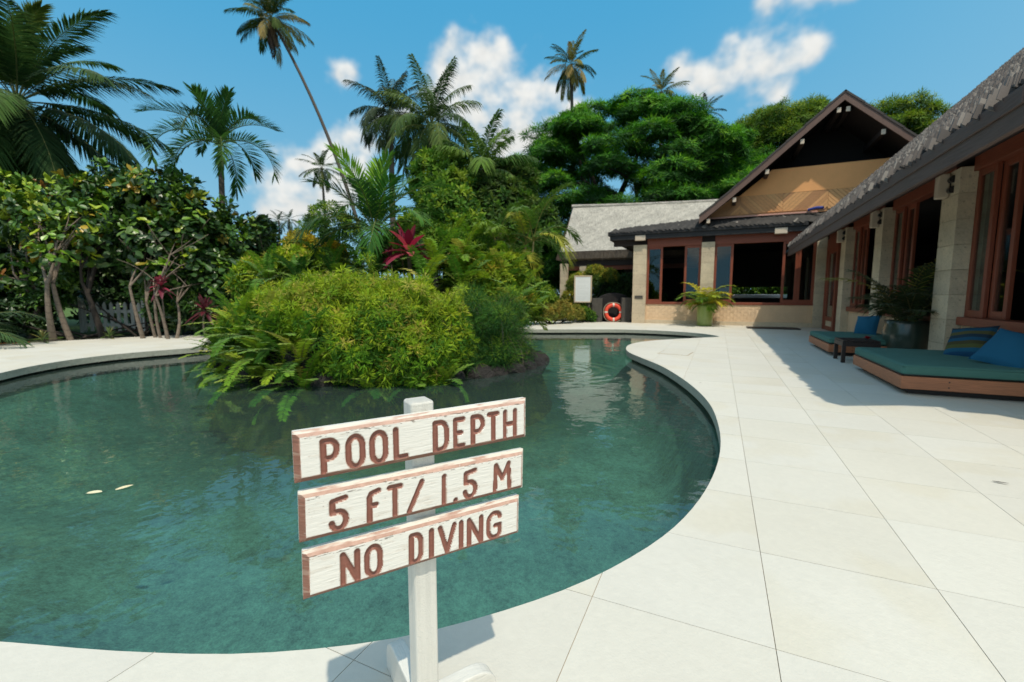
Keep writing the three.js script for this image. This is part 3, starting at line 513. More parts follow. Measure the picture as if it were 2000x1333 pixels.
// ------------------------------------------------------------------ the long building on the right
{
  const t = thing('long_building', 'long low wing with shaggy shingle roof and stone columns at the right', 'building', [3.3, 0, -11]);
  const F = 3.3, EX = 1.93, ZN = -4.55, ZF = -16.3;
  for (const [z0, z1, s] of [[-9.3, -8.76, 21], [-12.55, -12.06, 22], [-15.6, -15.1, 23], [-5.9, -5.4, 24]]) column(t, 3.1, 3.42, z0, z1, 2.94, s);
  for (const [a, b] of [[-8.76, -5.9], [-12.06, -9.3], [-15.1, -12.55], [-5.4, -4.6]]) {
    const w = part(t, 'lower_wall', bx(F - 0.02, F + 0.16, 0.12, 0.66, a, b, 0), M.panel);
    part(t, 'plinth', bx(F - 0.035, F + 0.16, 0, 0.12, a, b), M.stoneB, w);
    part(t, 'sill', bx(F - 0.09, F + 0.18, 0.66, 0.78, a, b, 0.01), M.redWood);
    part(t, 'head_beam', bx(F - 0.06, F + 0.12, 2.86, 3.06, a, b), M.redWood);
    if (b - a > 2) { casement(t, 'z', a, a + 0.5, 0.78, 2.86, F + 0.02); casement(t, 'z', a + 0.5, a + 0.92, 0.78, 2.86, F + 0.075); casement(t, 'z', b - 0.46, b, 0.78, 2.86, F + 0.02); }
  }
  part(t, 'head_beam', bx(F - 0.06, F + 0.12, 2.86, 3.06, -18.0, -15.6), M.redWood);
  const door = part(t, 'door', [bx(3.12, 3.18, 0.01, 2.5, -16.25, -16.10), bx(3.12, 3.18, 0.01, 2.5, -17.3, -17.15), bx(3.12, 3.18, 2.38, 2.5, -17.15, -16.25), bx(3.12, 3.18, 0.01, 0.13, -17.15, -16.25), bx(3.12, 3.18, 0.3, 0.42, -17.15, -16.25)], M.redWood);
  part(t, 'pane', bx(3.147, 3.153, 0.42, 2.38, -17.15, -16.25, 0), M.pane, door);
  part(t, 'kick_plate', bx(3.14, 3.16, 0.13, 0.3, -17.15, -16.25, 0), M.stoneC, door);
  part(t, 'door_post', [bx(3.1, 3.22, 0, 2.86, -17.45, -17.3), bx(3.1, 3.22, 0, 2.86, -16.1, -15.95), bx(3.1, 3.22, 2.5, 2.86, -17.3, -16.1)], M.redWood);
  part(t, 'handle', limb([V3(3.08, 0.95, -16.18), V3(3.06, 1.0, -16.18), V3(3.06, 1.15, -16.18), V3(3.08, 1.2, -16.18)], [0.01, 0.012, 0.012, 0.01], 6), M.black, door);
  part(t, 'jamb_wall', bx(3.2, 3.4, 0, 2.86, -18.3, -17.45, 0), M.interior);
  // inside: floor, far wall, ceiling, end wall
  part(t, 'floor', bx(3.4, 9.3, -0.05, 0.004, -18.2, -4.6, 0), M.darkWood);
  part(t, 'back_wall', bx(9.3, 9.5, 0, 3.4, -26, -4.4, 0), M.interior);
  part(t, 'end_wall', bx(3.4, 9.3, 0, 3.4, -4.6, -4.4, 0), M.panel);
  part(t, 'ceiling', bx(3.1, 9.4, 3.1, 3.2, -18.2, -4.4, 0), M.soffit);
  part(t, 'wall_plate', bx(3.1, 3.4, 3.06, 3.24, -18, -4.5), M.darkWood);
  // roof
  const ridge = [6.5, 6.98], sl = (ridge[1] - 2.57) / (ridge[0] - EX), yAt = (x) => 2.57 + (x - EX) * sl;
  const rf = part(t, 'roof_plane', slab([[EX, 2.56, ZN], [EX, 2.56, ZF], [ridge[0], ridge[1], ZF], [ridge[0], ridge[1], ZN]], 0.09), M.darkWood);
  shingles(t, rf, [[EX - 0.02, 2.585, ZN], [EX - 0.02, 2.585, ZF], [ridge[0], ridge[1] + 0.01, ZF], [ridge[0], ridge[1] + 0.01, ZN]], 402, { own: 300, course: 0.085, width: 0.11 });
  part(t, 'roof_plane', slab([[ridge[0], ridge[1], ZN], [ridge[0], ridge[1], ZF], [11.1, 2.64, ZF], [11.1, 2.64, ZN]], 0.09), M.darkWood);
  part(t, 'fascia', [bx(EX - 0.01, EX + 0.045, 2.31, 2.58, ZF, ZN, 0.012), bx(EX - 0.03, EX - 0.01, 2.46, 2.59, ZF, ZN, 0.006)], M.fascia);
  part(t, 'barge_board', poly([[EX, 2.3, ZN + 0.05], [EX, 2.66, ZN + 0.05], [ridge[0], ridge[1] + 0.02, ZN + 0.05], [ridge[0], ridge[1] - 0.36, ZN + 0.05], [EX, 2.3, ZN], [EX, 2.66, ZN], [ridge[0], ridge[1] + 0.02, ZN], [ridge[0], ridge[1] - 0.36, ZN]], [[0, 1, 2, 3], [4, 5, 6, 7], [0, 1, 5, 4], [0, 3, 7, 4]]), M.fascia);
  part(t, 'soffit', slab([[EX + 0.05, 2.52, ZN - 0.02], [EX + 0.05, 2.52, -17.75], [3.3, 3.24, -17.75], [3.3, 3.24, ZN - 0.02]], 0.03), M.soffit);
  for (let k = 0; k < 5; k++) {                                  // curved brackets between columns and eave
    const z = [-5.65, -9.02, -12.3, -15.35, -17.2][k];
    part(t, 'rafter', poly([[2.0, 2.36, z - 0.06], [3.12, 2.98, z - 0.06], [3.12, 3.16, z - 0.06], [2.0, 2.54, z - 0.06], [2.0, 2.36, z + 0.06], [3.12, 2.98, z + 0.06], [3.12, 3.16, z + 0.06], [2.0, 2.54, z + 0.06]], [[0, 1, 2, 3], [4, 5, 6, 7], [0, 1, 5, 4], [2, 3, 7, 6], [0, 3, 7, 4]]), M.barge);
  }
}

// ------------------------------------------------------------------ thatched pavilion behind
{
  const t = thing('thatched_pavilion', 'open pavilion under a steep grey thatched roof behind the stone gateposts', 'building', [-5.7, 0, -24.9]);
  const a = V3(-8.23, 6.39, -26.7), b = V3(1.2, 6.42, -28.8), c = V3(-7.75, 3.36, -22.75), d = V3(-0.6, 3.36, -22.95), g = [], n = 14, m = 8, row = [];
  const pt = (i, j) => { const u = i / n, v = j / m, p = c.clone().lerp(d, u).lerp(a.clone().lerp(b, u), v); p.y -= 0.22 * Math.sin(v * Math.PI) * (1 - v) * 1.6; p.y += 0.03 * fbm3(u * 9, v * 9, 2, 2); return p; };
  const P = [], I = [], U = []; for (let j = 0; j <= m; j++) for (let i = 0; i <= n; i++) { const p = pt(i, j); P.push(p.x, p.y, p.z); U.push(i / n * 8, j / m * 5); }
  for (let j = 0; j < m; j++) for (let i = 0; i < n; i++) { const o = j * (n + 1) + i; I.push(o, o + 1, o + n + 1, o + 1, o + n + 2, o + n + 1); }
  const gg = new THREE.BufferGeometry(); gg.setAttribute('position', new THREE.Float32BufferAttribute(P, 3)); gg.setAttribute('uv', new THREE.Float32BufferAttribute(U, 2)); gg.setIndex(I); gg.computeVertexNormals();
  const roof = part(t, 'thatched_roof', gg.toNonIndexed(), M.thatch);
  const e0 = V3(-7.75, 3.36, -22.75), e1 = V3(-0.6, 3.36, -22.95);
  part(t, 'thatch_edge', poly([e0.toArray(), e1.toArray(), [-0.6, 2.98, -23.05], [-7.75, 2.98, -22.85], [-7.75, 2.9, -23.6], [-0.6, 2.9, -23.8]], [[0, 1, 2, 3], [3, 2, 5, 4]]), M.thatchEdge, roof);
  part(t, 'gable_thatch', [poly([a.toArray(), [-8.0, 2.98, -22.9], [-8.9, 2.98, -30.4]], [[0, 1, 2]]), poly([a.toArray(), b.toArray(), [1.2, 3, -33], [-8.9, 3, -31.5]], [[0, 1, 2, 3]])], M.thatchEdge, roof);
  part(t, 'ridge_roll', limb(path(a.clone().add(V3(-0.1, 0.04, 0)), b, V3(0, -0.05, 0), 6), taper(6, 0.13, 0.13), 8), M.thatch, roof);
  { const r = rng(8), fr = new Shape3(); for (let k = 0; k < 900; k++) { const p = e0.clone().lerp(e1, r()); p.y -= 0.05 + 0.3 * r(); p.z += 0.02; fr.blade(p, V3(jitter(r, 0.2), -1, 0.12 * r()).normalize(), V3(0, 0, 1), 0.16 + 0.14 * r(), 0.016, { segs: 1, fold: 0, col: vary([0.22, 0.18, 0.14], r, 0.4) }); } part(t, 'thatch_fringe', fr.build(), M.glossLeaf, roof); }
  part(t, 'eave_beam', bx(-7.6, -0.6, 2.62, 2.9, -23.35, -23.15), M.darkWood);
  part(t, 'tie_beam', bx(-7.6, -0.6, 2.4, 2.62, -23.32, -23.2), M.redWood);
  for (const [x, z] of [[-7.35, -22.4], [-6.55, -23.2], [-3.6, -23.3], [-6.9, -29], [-2.5, -29]]) column(t, x - 0.17, x + 0.17, z - 0.17, z + 0.17, z === -22.4 ? 2.7 : 2.62, Math.floor(100 + x * 7));
  part(t, 'rear_screen', [bx(-5.6, 0.5, 0, 2.9, -29.6, -29.4, 0)], M.interior);
  part(t, 'floor', bx(-7.8, 0.4, -0.02, 0.03, -29.6, -22.2, 0), M.stoneB);
}

// ------------------------------------------------------------------ the carved sign in front
{
  const ANG = Math.atan2(0.54559, 0.83805);                      // boards run away to the right
  const t = thing('depth_sign', 'white weathered timber signpost with three carved boards, the top reading POOL DEPTH', 'sign', [-0.591, 0, -0.791], 0);
  const u = V3(0.54559, 0, -0.83805), nrm = V3(0.83805, 0, 0.54559), basis = new THREE.Matrix4().makeBasis(u, UP, nrm);
  const put = (o, x, y, z) => { o.quaternion.setFromRotationMatrix(basis); o.position.copy(u).multiplyScalar(x).addScaledVector(UP, y).addScaledVector(nrm, z); return o; };
  const bowl = (t, b, from = 0.45, s = 1) => { const o = [], h = (t - b) / 2, cr = Math.min(h, 0.32); for (let k = 0; k <= 6; k++) { const a = k / 6 * Math.PI / 2; o.push([0.5 + s * (from - 0.5 + (1 - from) * Math.sin(a)) + 0, t - cr + cr * Math.cos(a)]); } for (let k = 0; k <= 6; k++) { const a = k / 6 * Math.PI / 2; o.push([0.5 + s * (from - 0.5 + (1 - from) * Math.cos(a)), b + cr - cr * Math.sin(a)]); } return s < 0 && from === 0.5 && t === 1 ? o : o; };
  const G = {                                                    // strokes of each character in a unit box
    P: [[[0, 0], [0, 1], ...bowl(1, 0.43), [0, 0.43]]], O: [[...bowl(1, 0, 0.5), ...bowl(1, 0, 0.5, -1).reverse(), [0.5, 1]]], L: [[[0, 1], [0, 0.02], [1, 0.02]]],
    D: [[[0, 0], [0, 1], ...bowl(1, 0), [0, 0]]], E: [[[1, 1], [0, 1], [0, 0], [1, 0]], [[0, 0.5], [0.72, 0.5]]], T: [[[0, 1], [1, 1]], [[0.5, 1], [0.5, 0]]], H: [[[0, 0], [0, 1]], [[1, 0], [1, 1]], [[0, 0.5], [1, 0.5]]],
    5: [[[0.95, 1], [0.08, 0.93], [0.06, 0.56], ...bowl(0.58, 0), [0.22, 0.03], [0.06, 0.12], [0, 0.22]]], F: [[[1, 1], [0.22, 0.94], [0, 0.8], [0, 0]], [[0, 0.52], [0.75, 0.52]]], '/': [[[0, 0], [1, 1]]], 1: [[[0.5, 0], [0.5, 1]]], '.': [[[0.5, 0], [0.5, 0.01]]],
    M: [[[0, 0], [0.05, 1], [0.5, 0.42], [0.92, 1], [1, 0]]], N: [[[0, 0], [0, 1], [1, 0], [1, 1]]], I: [[[0.5, 0], [0.5, 1]]], V: [[[0, 1], [0.5, 0], [1, 1]]], G: [[[1, 0.82], [0.93, 0.92], [0.8, 0.98], ...bowl(1, 0, 0.5, -1), [0.8, 0.02], [0.94, 0.09], [1, 0.2], [1, 0.48], [0.6, 0.48]]],
  };
  const seg = (px, py, a, b) => { const dx = b[0] - a[0], dy = b[1] - a[1], q = clamp(((px - a[0]) * dx + (py - a[1]) * dy) / (dx * dx + dy * dy || 1e-9)); return Math.hypot(px - a[0] - q * dx, py - a[1] - q * dy); };
  const R = 0.0060, BV = 0.0115;
  const board = (x0, x1, y0, y1, chars, tilt, seed, label) => {
    const W = x1 - x0, Hh = y1 - y0, lines = [];
    chars.forEach(([ch, a, b], ci) => { const l0 = a - x0 + R, l1 = b - x0 - R, b0 = 0.075 * Hh + R, b1 = 0.80 * Hh - R, sh = tilt * ((a + b) / 2 - x0); G[ch].forEach((pl) => { const q = pl.map(([x, y]) => [lerp(l0, Math.max(l1, l0), x), b0 + y * (b1 - b0) + sh]); for (let k = 0; k + 1 < q.length; k++) lines.push([q[k], q[k + 1], ci]); }); });
    const dist = (x, y) => { let m = 9, c = -1; for (const [a, b, ci] of lines) { if (x < Math.min(a[0], b[0]) - 0.02 || x > Math.max(a[0], b[0]) + 0.02) continue; const d = seg(x, y, a, b); if (d < m) { m = d; c = ci; } } return [m, c]; };
    const map = tex(1024, 256, (U, V) => {                       // white paint worn through to red-brown wood at edges and cuts
      const x = U * W, y = V * Hh, n = fbm(U, V * 0.25, 40, 4, seed, 0.6), n2 = fbm(U, V, 12, 4, seed + 5), gr = fbm(U * 0.12, V, 64, 3, seed + 9, 0.6);
      const eT = Hh - y, eL = x, eB = y, eR = W - x, e = Math.min(eT, eB, eL, eR), d = dist(x, y)[0];
      let c = [0.78, 0.755, 0.70].map((k) => k * (1.0 + 0.07 * (gr - 0.5) - 0.05 * (n2 - 0.5)));
      const mixTo = (q, k) => { c = c.map((v, i) => lerp(v, q[i], k)); };
      const bare = [0.36 + 0.25 * n, 0.20 + 0.2 * n, 0.15 + 0.17 * n], dk = [0.19, 0.085, 0.055];
      if (e < BV) mixTo(eL < BV && eL <= eT ? [dk[0] + 0.12 * n, dk[1] + 0.06 * n, dk[2] + 0.05 * n] : eB < BV && eB <= eL ? dk : bare, smooth(0.25, 0.55, n + 0.30));
      if (eT < BV * 0.5 || eR < BV * 0.6) mixTo([0.70, 0.64, 0.56], smooth(0.35, 0.6, n2 + 0.1));
      mixTo(bare, 0.75 * smooth(0.0022, 0.0, Math.abs(e - BV)) * smooth(0.4, 0.62, n));
      mixTo([0.42, 0.26, 0.19], 0.7 * smooth(R + 0.0022, R, d) * smooth(0.3, 0.6, n2 + 0.1));
      mixTo([0.60, 0.50, 0.40], 0.25 * smooth(0.62, 0.76, n2) + 0.25 * smooth(0.68, 0.82, gr));
      mixTo([0.28, 0.2, 0.15], 0.65 * smooth(0.76, 0.84, fbm(U, V, 60, 3, seed + 31)) * smooth(0.45, 0.6, n2));
      if (eT < BV * 1.5 && eT > BV * 0.9) mixTo([0.12, 0.085, 0.06], 0.75 * smooth(0.60, 0.72, fbm(U, V, 50, 3, seed + 41)));
      return c;
    });
    map.wrapS = map.wrapT = THREE.ClampToEdgeWrapping;
    const mat = std(1, 1, 1, { map, roughness: 0.68, bumpMap: rep(T.woodBump, 1.2, 0.4), bumpScale: 0.0009 });
    const st = 0.00165, nx = Math.round(W / st), ny = Math.round(Hh / st), P = [], U = [], Z = [], Cc = [];
    const wob = (k) => 0.0012 * fbm3(k * 22, seed, 0.5, 3);
    for (let j = 0; j <= ny; j++) for (let i = 0; i <= nx; i++) {
      const x = W * i / nx, y = Hh * j / ny, e = Math.min(x, W - x, y, Hh - y), [d, ci] = dist(x, y);
      let z = e < BV ? -(BV - e) * 0.95 + wob(x + y * 3) * (e < BV ? 1 : 0) : 0; const g = d < R ? -Math.sqrt(R * R - d * d) * 0.95 : 0; z = Math.min(z, g);
      P.push(x, y, z); U.push(i / nx, j / ny); Z.push(d); Cc.push(ci);
    }
    const groups = new Map();
    for (let j = 0; j < ny; j++) for (let i = 0; i < nx; i++) { const a = j * (nx + 1) + i, b = a + 1, c = a + nx + 1, d = c + 1, key = (Z[a] + Z[b] + Z[c] + Z[d]) / 4 < R - 0.0004 ? Cc[a] : -1; if (!groups.has(key)) groups.set(key, []); groups.get(key).push(a, b, d, a, d, c); }
    const all = new THREE.BufferGeometry(); all.setAttribute('position', new THREE.Float32BufferAttribute(P, 3)); all.setAttribute('uv', new THREE.Float32BufferAttribute(U, 2)); all.setIndex([...groups.values()].flat()); all.computeVertexNormals();
    const face = (idx) => { const used = new Map(), p = [], n = [], q = [], I = idx.map((k) => { if (!used.has(k)) { used.set(k, p.length / 3); for (const [A, B, w] of [[p, 'position', 3], [n, 'normal', 3], [q, 'uv', 2]]) for (let c = 0; c < w; c++) A.push(all.attributes[B].array[k * w + c]); } return used.get(k); }); const g = new THREE.BufferGeometry(); g.setAttribute('position', new THREE.Float32BufferAttribute(p, 3)); g.setAttribute('normal', new THREE.Float32BufferAttribute(n, 3)); g.setAttribute('uv', new THREE.Float32BufferAttribute(q, 2)); g.setIndex(I); return g; };
    const o = put(obj('board', face(groups.get(-1)), mat, t), x0, y0, 0.0); o.userData.label = label;
    const back = bx(0.0006, W - 0.0006, 0.0006, Hh - 0.0006, -0.024, -BV * 0.95 - 0.0006, 0.002); obj('board_back', back, M.whitePaint, o);
    for (const [k, idx] of groups) if (k >= 0) obj('letter', face(idx), M.letter, o);
    return o;
  };
  board(-0.255, 0.290, 0.7326, 0.8366, [['P', -0.2078, -0.17], ['O', -0.1596, -0.1195], ['O', -0.1115, -0.0713], ['L', -0.0605, -0.0261], ['D', 0.0299, 0.0704], ['E', 0.0806, 0.1125], ['P', 0.126, 0.1651], ['T', 0.1707, 0.2057], ['H', 0.2161, 0.2573]], 0, 201, 'top board carved POOL DEPTH');
  const b2 = board(-0.252, 0.281, 0.6048, 0.7098, [['5', -0.1984, -0.1581], ['F', -0.1221, -0.0911], ['T', -0.079, -0.0429], ['/', -0.0348, 0.0068], ['1', 0.0475, 0.0625], ['.', 0.0779, 0.0908], ['5', 0.1029, 0.1429], ['M', 0.186, 0.2403]], 0, 202, 'middle board carved 5 FT / 1.5 M');
  const b3 = board(-0.250, 0.268, 0.484, 0.587, [['N', -0.1802, -0.1395], ['O', -0.1312, -0.0913], ['D', -0.0331, 0.0018], ['I', 0.0141, 0.0279], ['V', 0.0367, 0.0851], ['I', 0.0905, 0.1037], ['N', 0.1123, 0.1575], ['G', 0.1662, 0.2109]], 0, 203, 'lowest board carved NO DIVING');
  b2.rotateZ(-0.021); b2.position.y += 0.004; b3.rotateZ(-0.0195); b3.position.y += 0.003;
  const post = put(obj('post', new RoundedBoxGeometry(0.056, 0.852, 0.056, 3, 0.007).translate(0, 0.432, 0), M.whitePaint, t), 0.017, 0, -0.053);
  for (const y of [0.785, 0.655, 0.53]) for (const x of [-0.015, 0.018]) put(obj('screw', new THREE.CylinderGeometry(0.0035, 0.0035, 0.002, 8).rotateX(Math.PI / 2), M.grout, post), 0, 0, 0).position.set(x, y, 0.029);
  for (const [dir, a, b, off] of [[nrm, -0.24, 0.17, 0.012], [u, -0.2, 0.215, 0]]) { // two planks crossed at the post, ends rounded
    const s = new THREE.Shape(), h = 0.098, r = 0.07; s.moveTo(a, 0); s.lineTo(b, 0); s.lineTo(b, h - r); s.quadraticCurveTo(b, h, b - r, h); s.lineTo(a + r, h); s.quadraticCurveTo(a, h, a, h - r); s.lineTo(a, 0);
    const g = new THREE.ExtrudeGeometry(s, { depth: 0.034, bevelEnabled: true, bevelSize: 0.004, bevelThickness: 0.004, bevelSegments: 2, curveSegments: 8 }); g.translate(0, 0.004, -0.017);
    const f = obj('foot', g, M.whitePaint, t); f.quaternion.setFromRotationMatrix(new THREE.Matrix4().makeBasis(dir, UP, V3(0, 0, 0).crossVectors(dir, UP))); f.position.copy(nrm).multiplyScalar(-0.058).addScaledVector(dir === nrm ? u : nrm, off); f.scale.y = dir === u ? 0.94 : 1;
  }
}

// ------------------------------------------------------------------ daybeds, cushions, table, potted palms
function daybed(name, label, p, w, d, h) {                       // p is the near left corner on the deck; it reaches w to +x and d to -z
  const t = thing(name, label, 'daybed', p, 0), [x, , z] = p;
  part(t, 'plinth', bx(x + 0.10, x + w - 0.05, 0, 0.07, z - d + 0.10, z - 0.10), M.darkTimber);
  part(t, 'front_plank', bx(x, x + w, 0.065, 0.205, z - 0.035, z, 0.006), M.bedWood);
  part(t, 'side_plank', bx(x, x + 0.035, 0.065, 0.205, z - d, z - 0.036, 0.006), M.bedWood);
  part(t, 'side_plank', bx(x + w - 0.035, x + w, 0.065, 0.205, z - d, z - 0.036, 0.006), M.bedWood);
  part(t, 'back_plank', bx(x + 0.036, x + w - 0.036, 0.065, 0.205, z - d, z - d + 0.035, 0.006), M.bedWood);
  const fp = part(t, 'slat_base', bx(x + 0.036, x + w - 0.036, 0.15, 0.19, z - d + 0.036, z - 0.036, 0), M.darkTimber);
  for (const q of [0.3, 0.9]) for (const y of [0.105, 0.165]) { const s = new THREE.CylinderGeometry(0.007, 0.007, 0.004, 8).rotateX(Math.PI / 2); s.translate(x + w * q, y, z + 0.001); part(t, 'screw', s, M.black, fp); }
  const m = new RoundedBoxGeometry(w - 0.01, h, d - 0.01, 5, 0.045), q = m.attributes.position;
  for (let i = 0; i < q.count; i++) { const X = q.getX(i), Z = q.getZ(i); if (q.getY(i) > 0) q.setY(i, q.getY(i) + 0.006 * fbm3(X * 3, 1.5, Z * 3, 2)); }
  m.translate(x + w / 2, 0.207 + h / 2, z - d / 2); part(t, 'mattress', metreUV(m), M.matt);
  const pipe = (y) => { const a = 0.012, pts = [[x + a, z - a], [x + w - a, z - a], [x + w - a, z - d + a], [x + a, z - d + a], [x + a, z - a]].map(([X, Z]) => V3(X, y, Z)); return limb(pts, pts.map(() => 0.006), 6); };
  part(t, 'piping', pipe(0.222), M.black); part(t, 'piping', pipe(0.207 + h - 0.022), M.matt);
  return t;
}
daybed('daybed', 'low wooden daybed with green mattress nearest the camera, carrying the striped cushion', [1.88, 0, -6.24], 1.36, 1.95, 0.125);
daybed('daybed', 'low wooden daybed with green mattress farther along the deck beyond the small dark table', [1.86, 0, -9.75], 1.2, 1.95, 0.11);
function cushion(label, p, e, m, size = 0.46) {
  const n = 16, P = [], I = [], U = []; for (const s of [1, -1]) for (let j = 0; j <= n; j++) for (let i = 0; i <= n; i++) { const u = i / n * 2 - 1, v = j / n * 2 - 1, pin = 1 - 0.07 * (1 - v * v) * u * u - 0.0, k = Math.pow(Math.max(0, (1 - u * u) * (1 - v * v)), 0.42); P.push(u * size / 2 * (1 - 0.06 * (1 - v * v)), v * size / 2 * (1 - 0.06 * (1 - u * u)), s * 0.085 * k * (1 + 0.08 * Math.sin(u * 5 + v * 3))); U.push(i / n, j / n); }
  const o = (n + 1) * (n + 1); for (let s = 0; s < 2; s++) for (let j = 0; j < n; j++) for (let i = 0; i < n; i++) { const a = s * o + j * (n + 1) + i; s ? I.push(a, a + n + 1, a + 1, a + 1, a + n + 1, a + n + 2) : I.push(a, a + 1, a + n + 1, a + 1, a + n + 2, a + n + 1); }
  const g = new THREE.BufferGeometry(); g.setAttribute('position', new THREE.Float32BufferAttribute(P, 3)); g.setAttribute('uv', new THREE.Float32BufferAttribute(U, 2)); g.setIndex(I); g.computeVertexNormals();
  const c = tag(obj('cushion', g, m), label, 'cushion'); c.position.set(...p); c.rotation.order = 'YXZ'; c.rotation.set(...e); return c;
}
cushion('square cushion in blue and olive stripes leaning at the back of the near daybed', [2.92, 0.50, -7.55], [-0.62, -0.95, 0.18], M.stripe, 0.48);
cushion('plain bright blue cushion lying on the near daybed at the right edge', [2.95, 0.50, -6.72], [-0.75, -0.75, -0.25], M.blue, 0.5);
cushion('plain blue cushion on the far daybed against the wall', [2.75, 0.47, -11.2], [-0.35, -0.9, 0.1], M.blue, 0.46);
{
  const x0 = 1.86, x1 = 2.36, z0 = -9.35, z1 = -8.78, t = thing('side_table', 'small dark slatted timber side table between the two daybeds', 'table', [(x0 + x1) / 2, 0, (z0 + z1) / 2]);
  for (const x of [x0, x1 - 0.055]) for (const z of [z0, z1 - 0.055]) part(t, 'leg', bx(x, x + 0.055, 0, 0.345, z, z + 0.055), M.darkTimber);
  for (const z of [z0, z1 - 0.03]) part(t, 'apron', bx(x0 + 0.056, x1 - 0.056, 0.27, 0.344, z, z + 0.03), M.darkTimber);
  for (const x of [x0, x1 - 0.03]) part(t, 'apron', bx(x, x + 0.03, 0.27, 0.344, z0 + 0.056, z1 - 0.056), M.darkTimber);
  for (let k = 0; k < 6; k++) part(t, 'slat', bx(x0 + 0.006 + k * 0.083, x0 + 0.079 + k * 0.083, 0.346, 0.37, z0 - 0.01, z1 + 0.01, 0.004), M.darkTimber);
  const r = rng(3), f = new Shape3(); for (let k = 0; k < 16; k++) { const a = k * 2.4, e = 0.2 + 1.0 * r(); f.blade(V3(0, 0.012, 0), V3(Math.cos(a) * Math.cos(e), Math.sin(e), Math.sin(a) * Math.cos(e)), UP, 0.075 + 0.03 * r(), 0.045, { segs: 3, droop: 0.3, fold: 0.15, col: vary([0.42, 0.01, 0.025], r, 0.3) }); }
  const fl = tag(obj('red_flower', f.build(), M.glossLeaf), 'red flower lying on the small dark side table', 'flower'); fl.position.set(2.24, 0.372, -9.0);
}
function frond(S, { L = 1.5, e0 = 1, bend = 1.2, n = 26, ll = 0.4, lw = 0.03, a0 = 70, a1 = 25, droop = 0.3, v = 0.2, stem = 0.012, bare = 0.16, col = [0.05, 0.12, 0.02], stemCol = [0.2, 0.22, 0.05], curl = 0, segs = 2, pow = 1.2, r = Math.random, tip = null, fold = 0.18, gap = 0 }) {
  const N = 14, pts = [V3(0, 0, 0)], dirs = []; let p = V3(0, 0, 0);
  for (let k = 0; k < N; k++) { const t = (k + 0.5) / N, th = e0 - bend * Math.pow(t, pow), d = V3(Math.cos(th), Math.sin(th), curl * t).normalize(); dirs.push(d); p = p.clone().addScaledVector(d, L / N); pts.push(p); }
  S.tube(pts, pts.map((_, k) => lerp(stem, stem * 0.18, k / N)), 4, stemCol);
  for (let k = 0; k < n; k++) {
    const t = lerp(bare, 0.995, (k + 0.5) / n), f = t * N, i = Math.min(N - 1, Math.floor(f)), o = pts[i].clone().lerp(pts[i + 1], f - i), T0 = dirs[i], side = V3(0, 0, 0).crossVectors(T0, UP).normalize(), up = V3(0, 0, 0).crossVectors(side, T0).normalize(), q = (t - bare) / (1 - bare);
    for (const s of [-1, 1]) {
      if (gap && r() < gap) continue;
      const a = lerp(a0, a1, q) * D2R * (0.9 + 0.2 * r()), len = ll * Math.pow(Math.sin(Math.PI * (0.14 + 0.76 * q)), 0.7) * (0.85 + 0.3 * r()), vv = v + (r() - 0.5) * 0.25;
      const d = T0.clone().multiplyScalar(Math.cos(a)).addScaledVector(side, s * Math.sin(a) * Math.cos(vv)).addScaledVector(up, Math.sin(a) * Math.sin(vv)).normalize();
      S.blade(o, d, up, len, lw * (0.8 + 0.4 * r()), { segs, droop: droop * (0.7 + 0.6 * r()), fold, col: vary(col, r, 0.28), tip });
    }
  }
  return S;
}
function fan(t, name, count, seed, m, opt, at) {                 // fronds of one plant, each a part
  const r = rng(seed);
  for (let k = 0; k < count; k++) {
    const q = count > 1 ? k / (count - 1) : 0.5, o = opt(q, r, k); if (!o) continue;
    const f = obj(name, frond(new Shape3(), { ...o, r }).build(), m, t); f.position.copy(at ?? V3(0, 0, 0)); f.rotation.y = (o.az ?? k * 137.5) * D2R;
    if (o.from) f.position.add(o.from);
  }
}
function pot(name, label, p, prof, m, seed, fr, n) {
  const t = thing(name, label, 'potted palm', p); const g = new THREE.LatheGeometry(prof.map(([a, b]) => new THREE.Vector2(a, b)), 28); obj('pot', g, m, t);
  const top = prof[prof.length - 1][1]; obj('potting_soil', new THREE.CylinderGeometry(prof[prof.length - 1][0] - 0.03, prof[prof.length - 1][0] - 0.03, 0.03, 20).translate(0, top - 0.06, 0), M.soil, t);
  fan(t, 'frond', n, seed, M.frond, fr, V3(0, top - 0.05, 0)); return t;
}
pot('potted_palm', 'bushy yellow-green palm in a green glazed pot before the windows of the gabled building', [-0.42, 0, -17.28], [[0.001, 0], [0.22, 0], [0.25, 0.03], [0.27, 0.35], [0.275, 0.70], [0.29, 0.74], [0.25, 0.74], [0.245, 0.62]], M.greenGlaze, 31,
  (q, r) => ({ L: lerp(1.35, 0.6, q) * (0.85 + 0.3 * r()), e0: lerp(1.5, 1.0, q), bend: lerp(1.4, 1.8, q) + 0.3 * r(), n: 18, ll: 0.34, lw: 0.046, droop: 0.35, v: 0.35, bare: 0.3, stem: 0.010, col: pick([[[0.13, 0.24, 0.018], 3], [[0.45, 0.40, 0.02], 2], [[0.27, 0.34, 0.018], 3]], r), stemCol: [0.25, 0.25, 0.05], curl: jitter(r, 0.3), from: V3(jitter(r, 0.12), 0, jitter(r, 0.12)) }), 26);
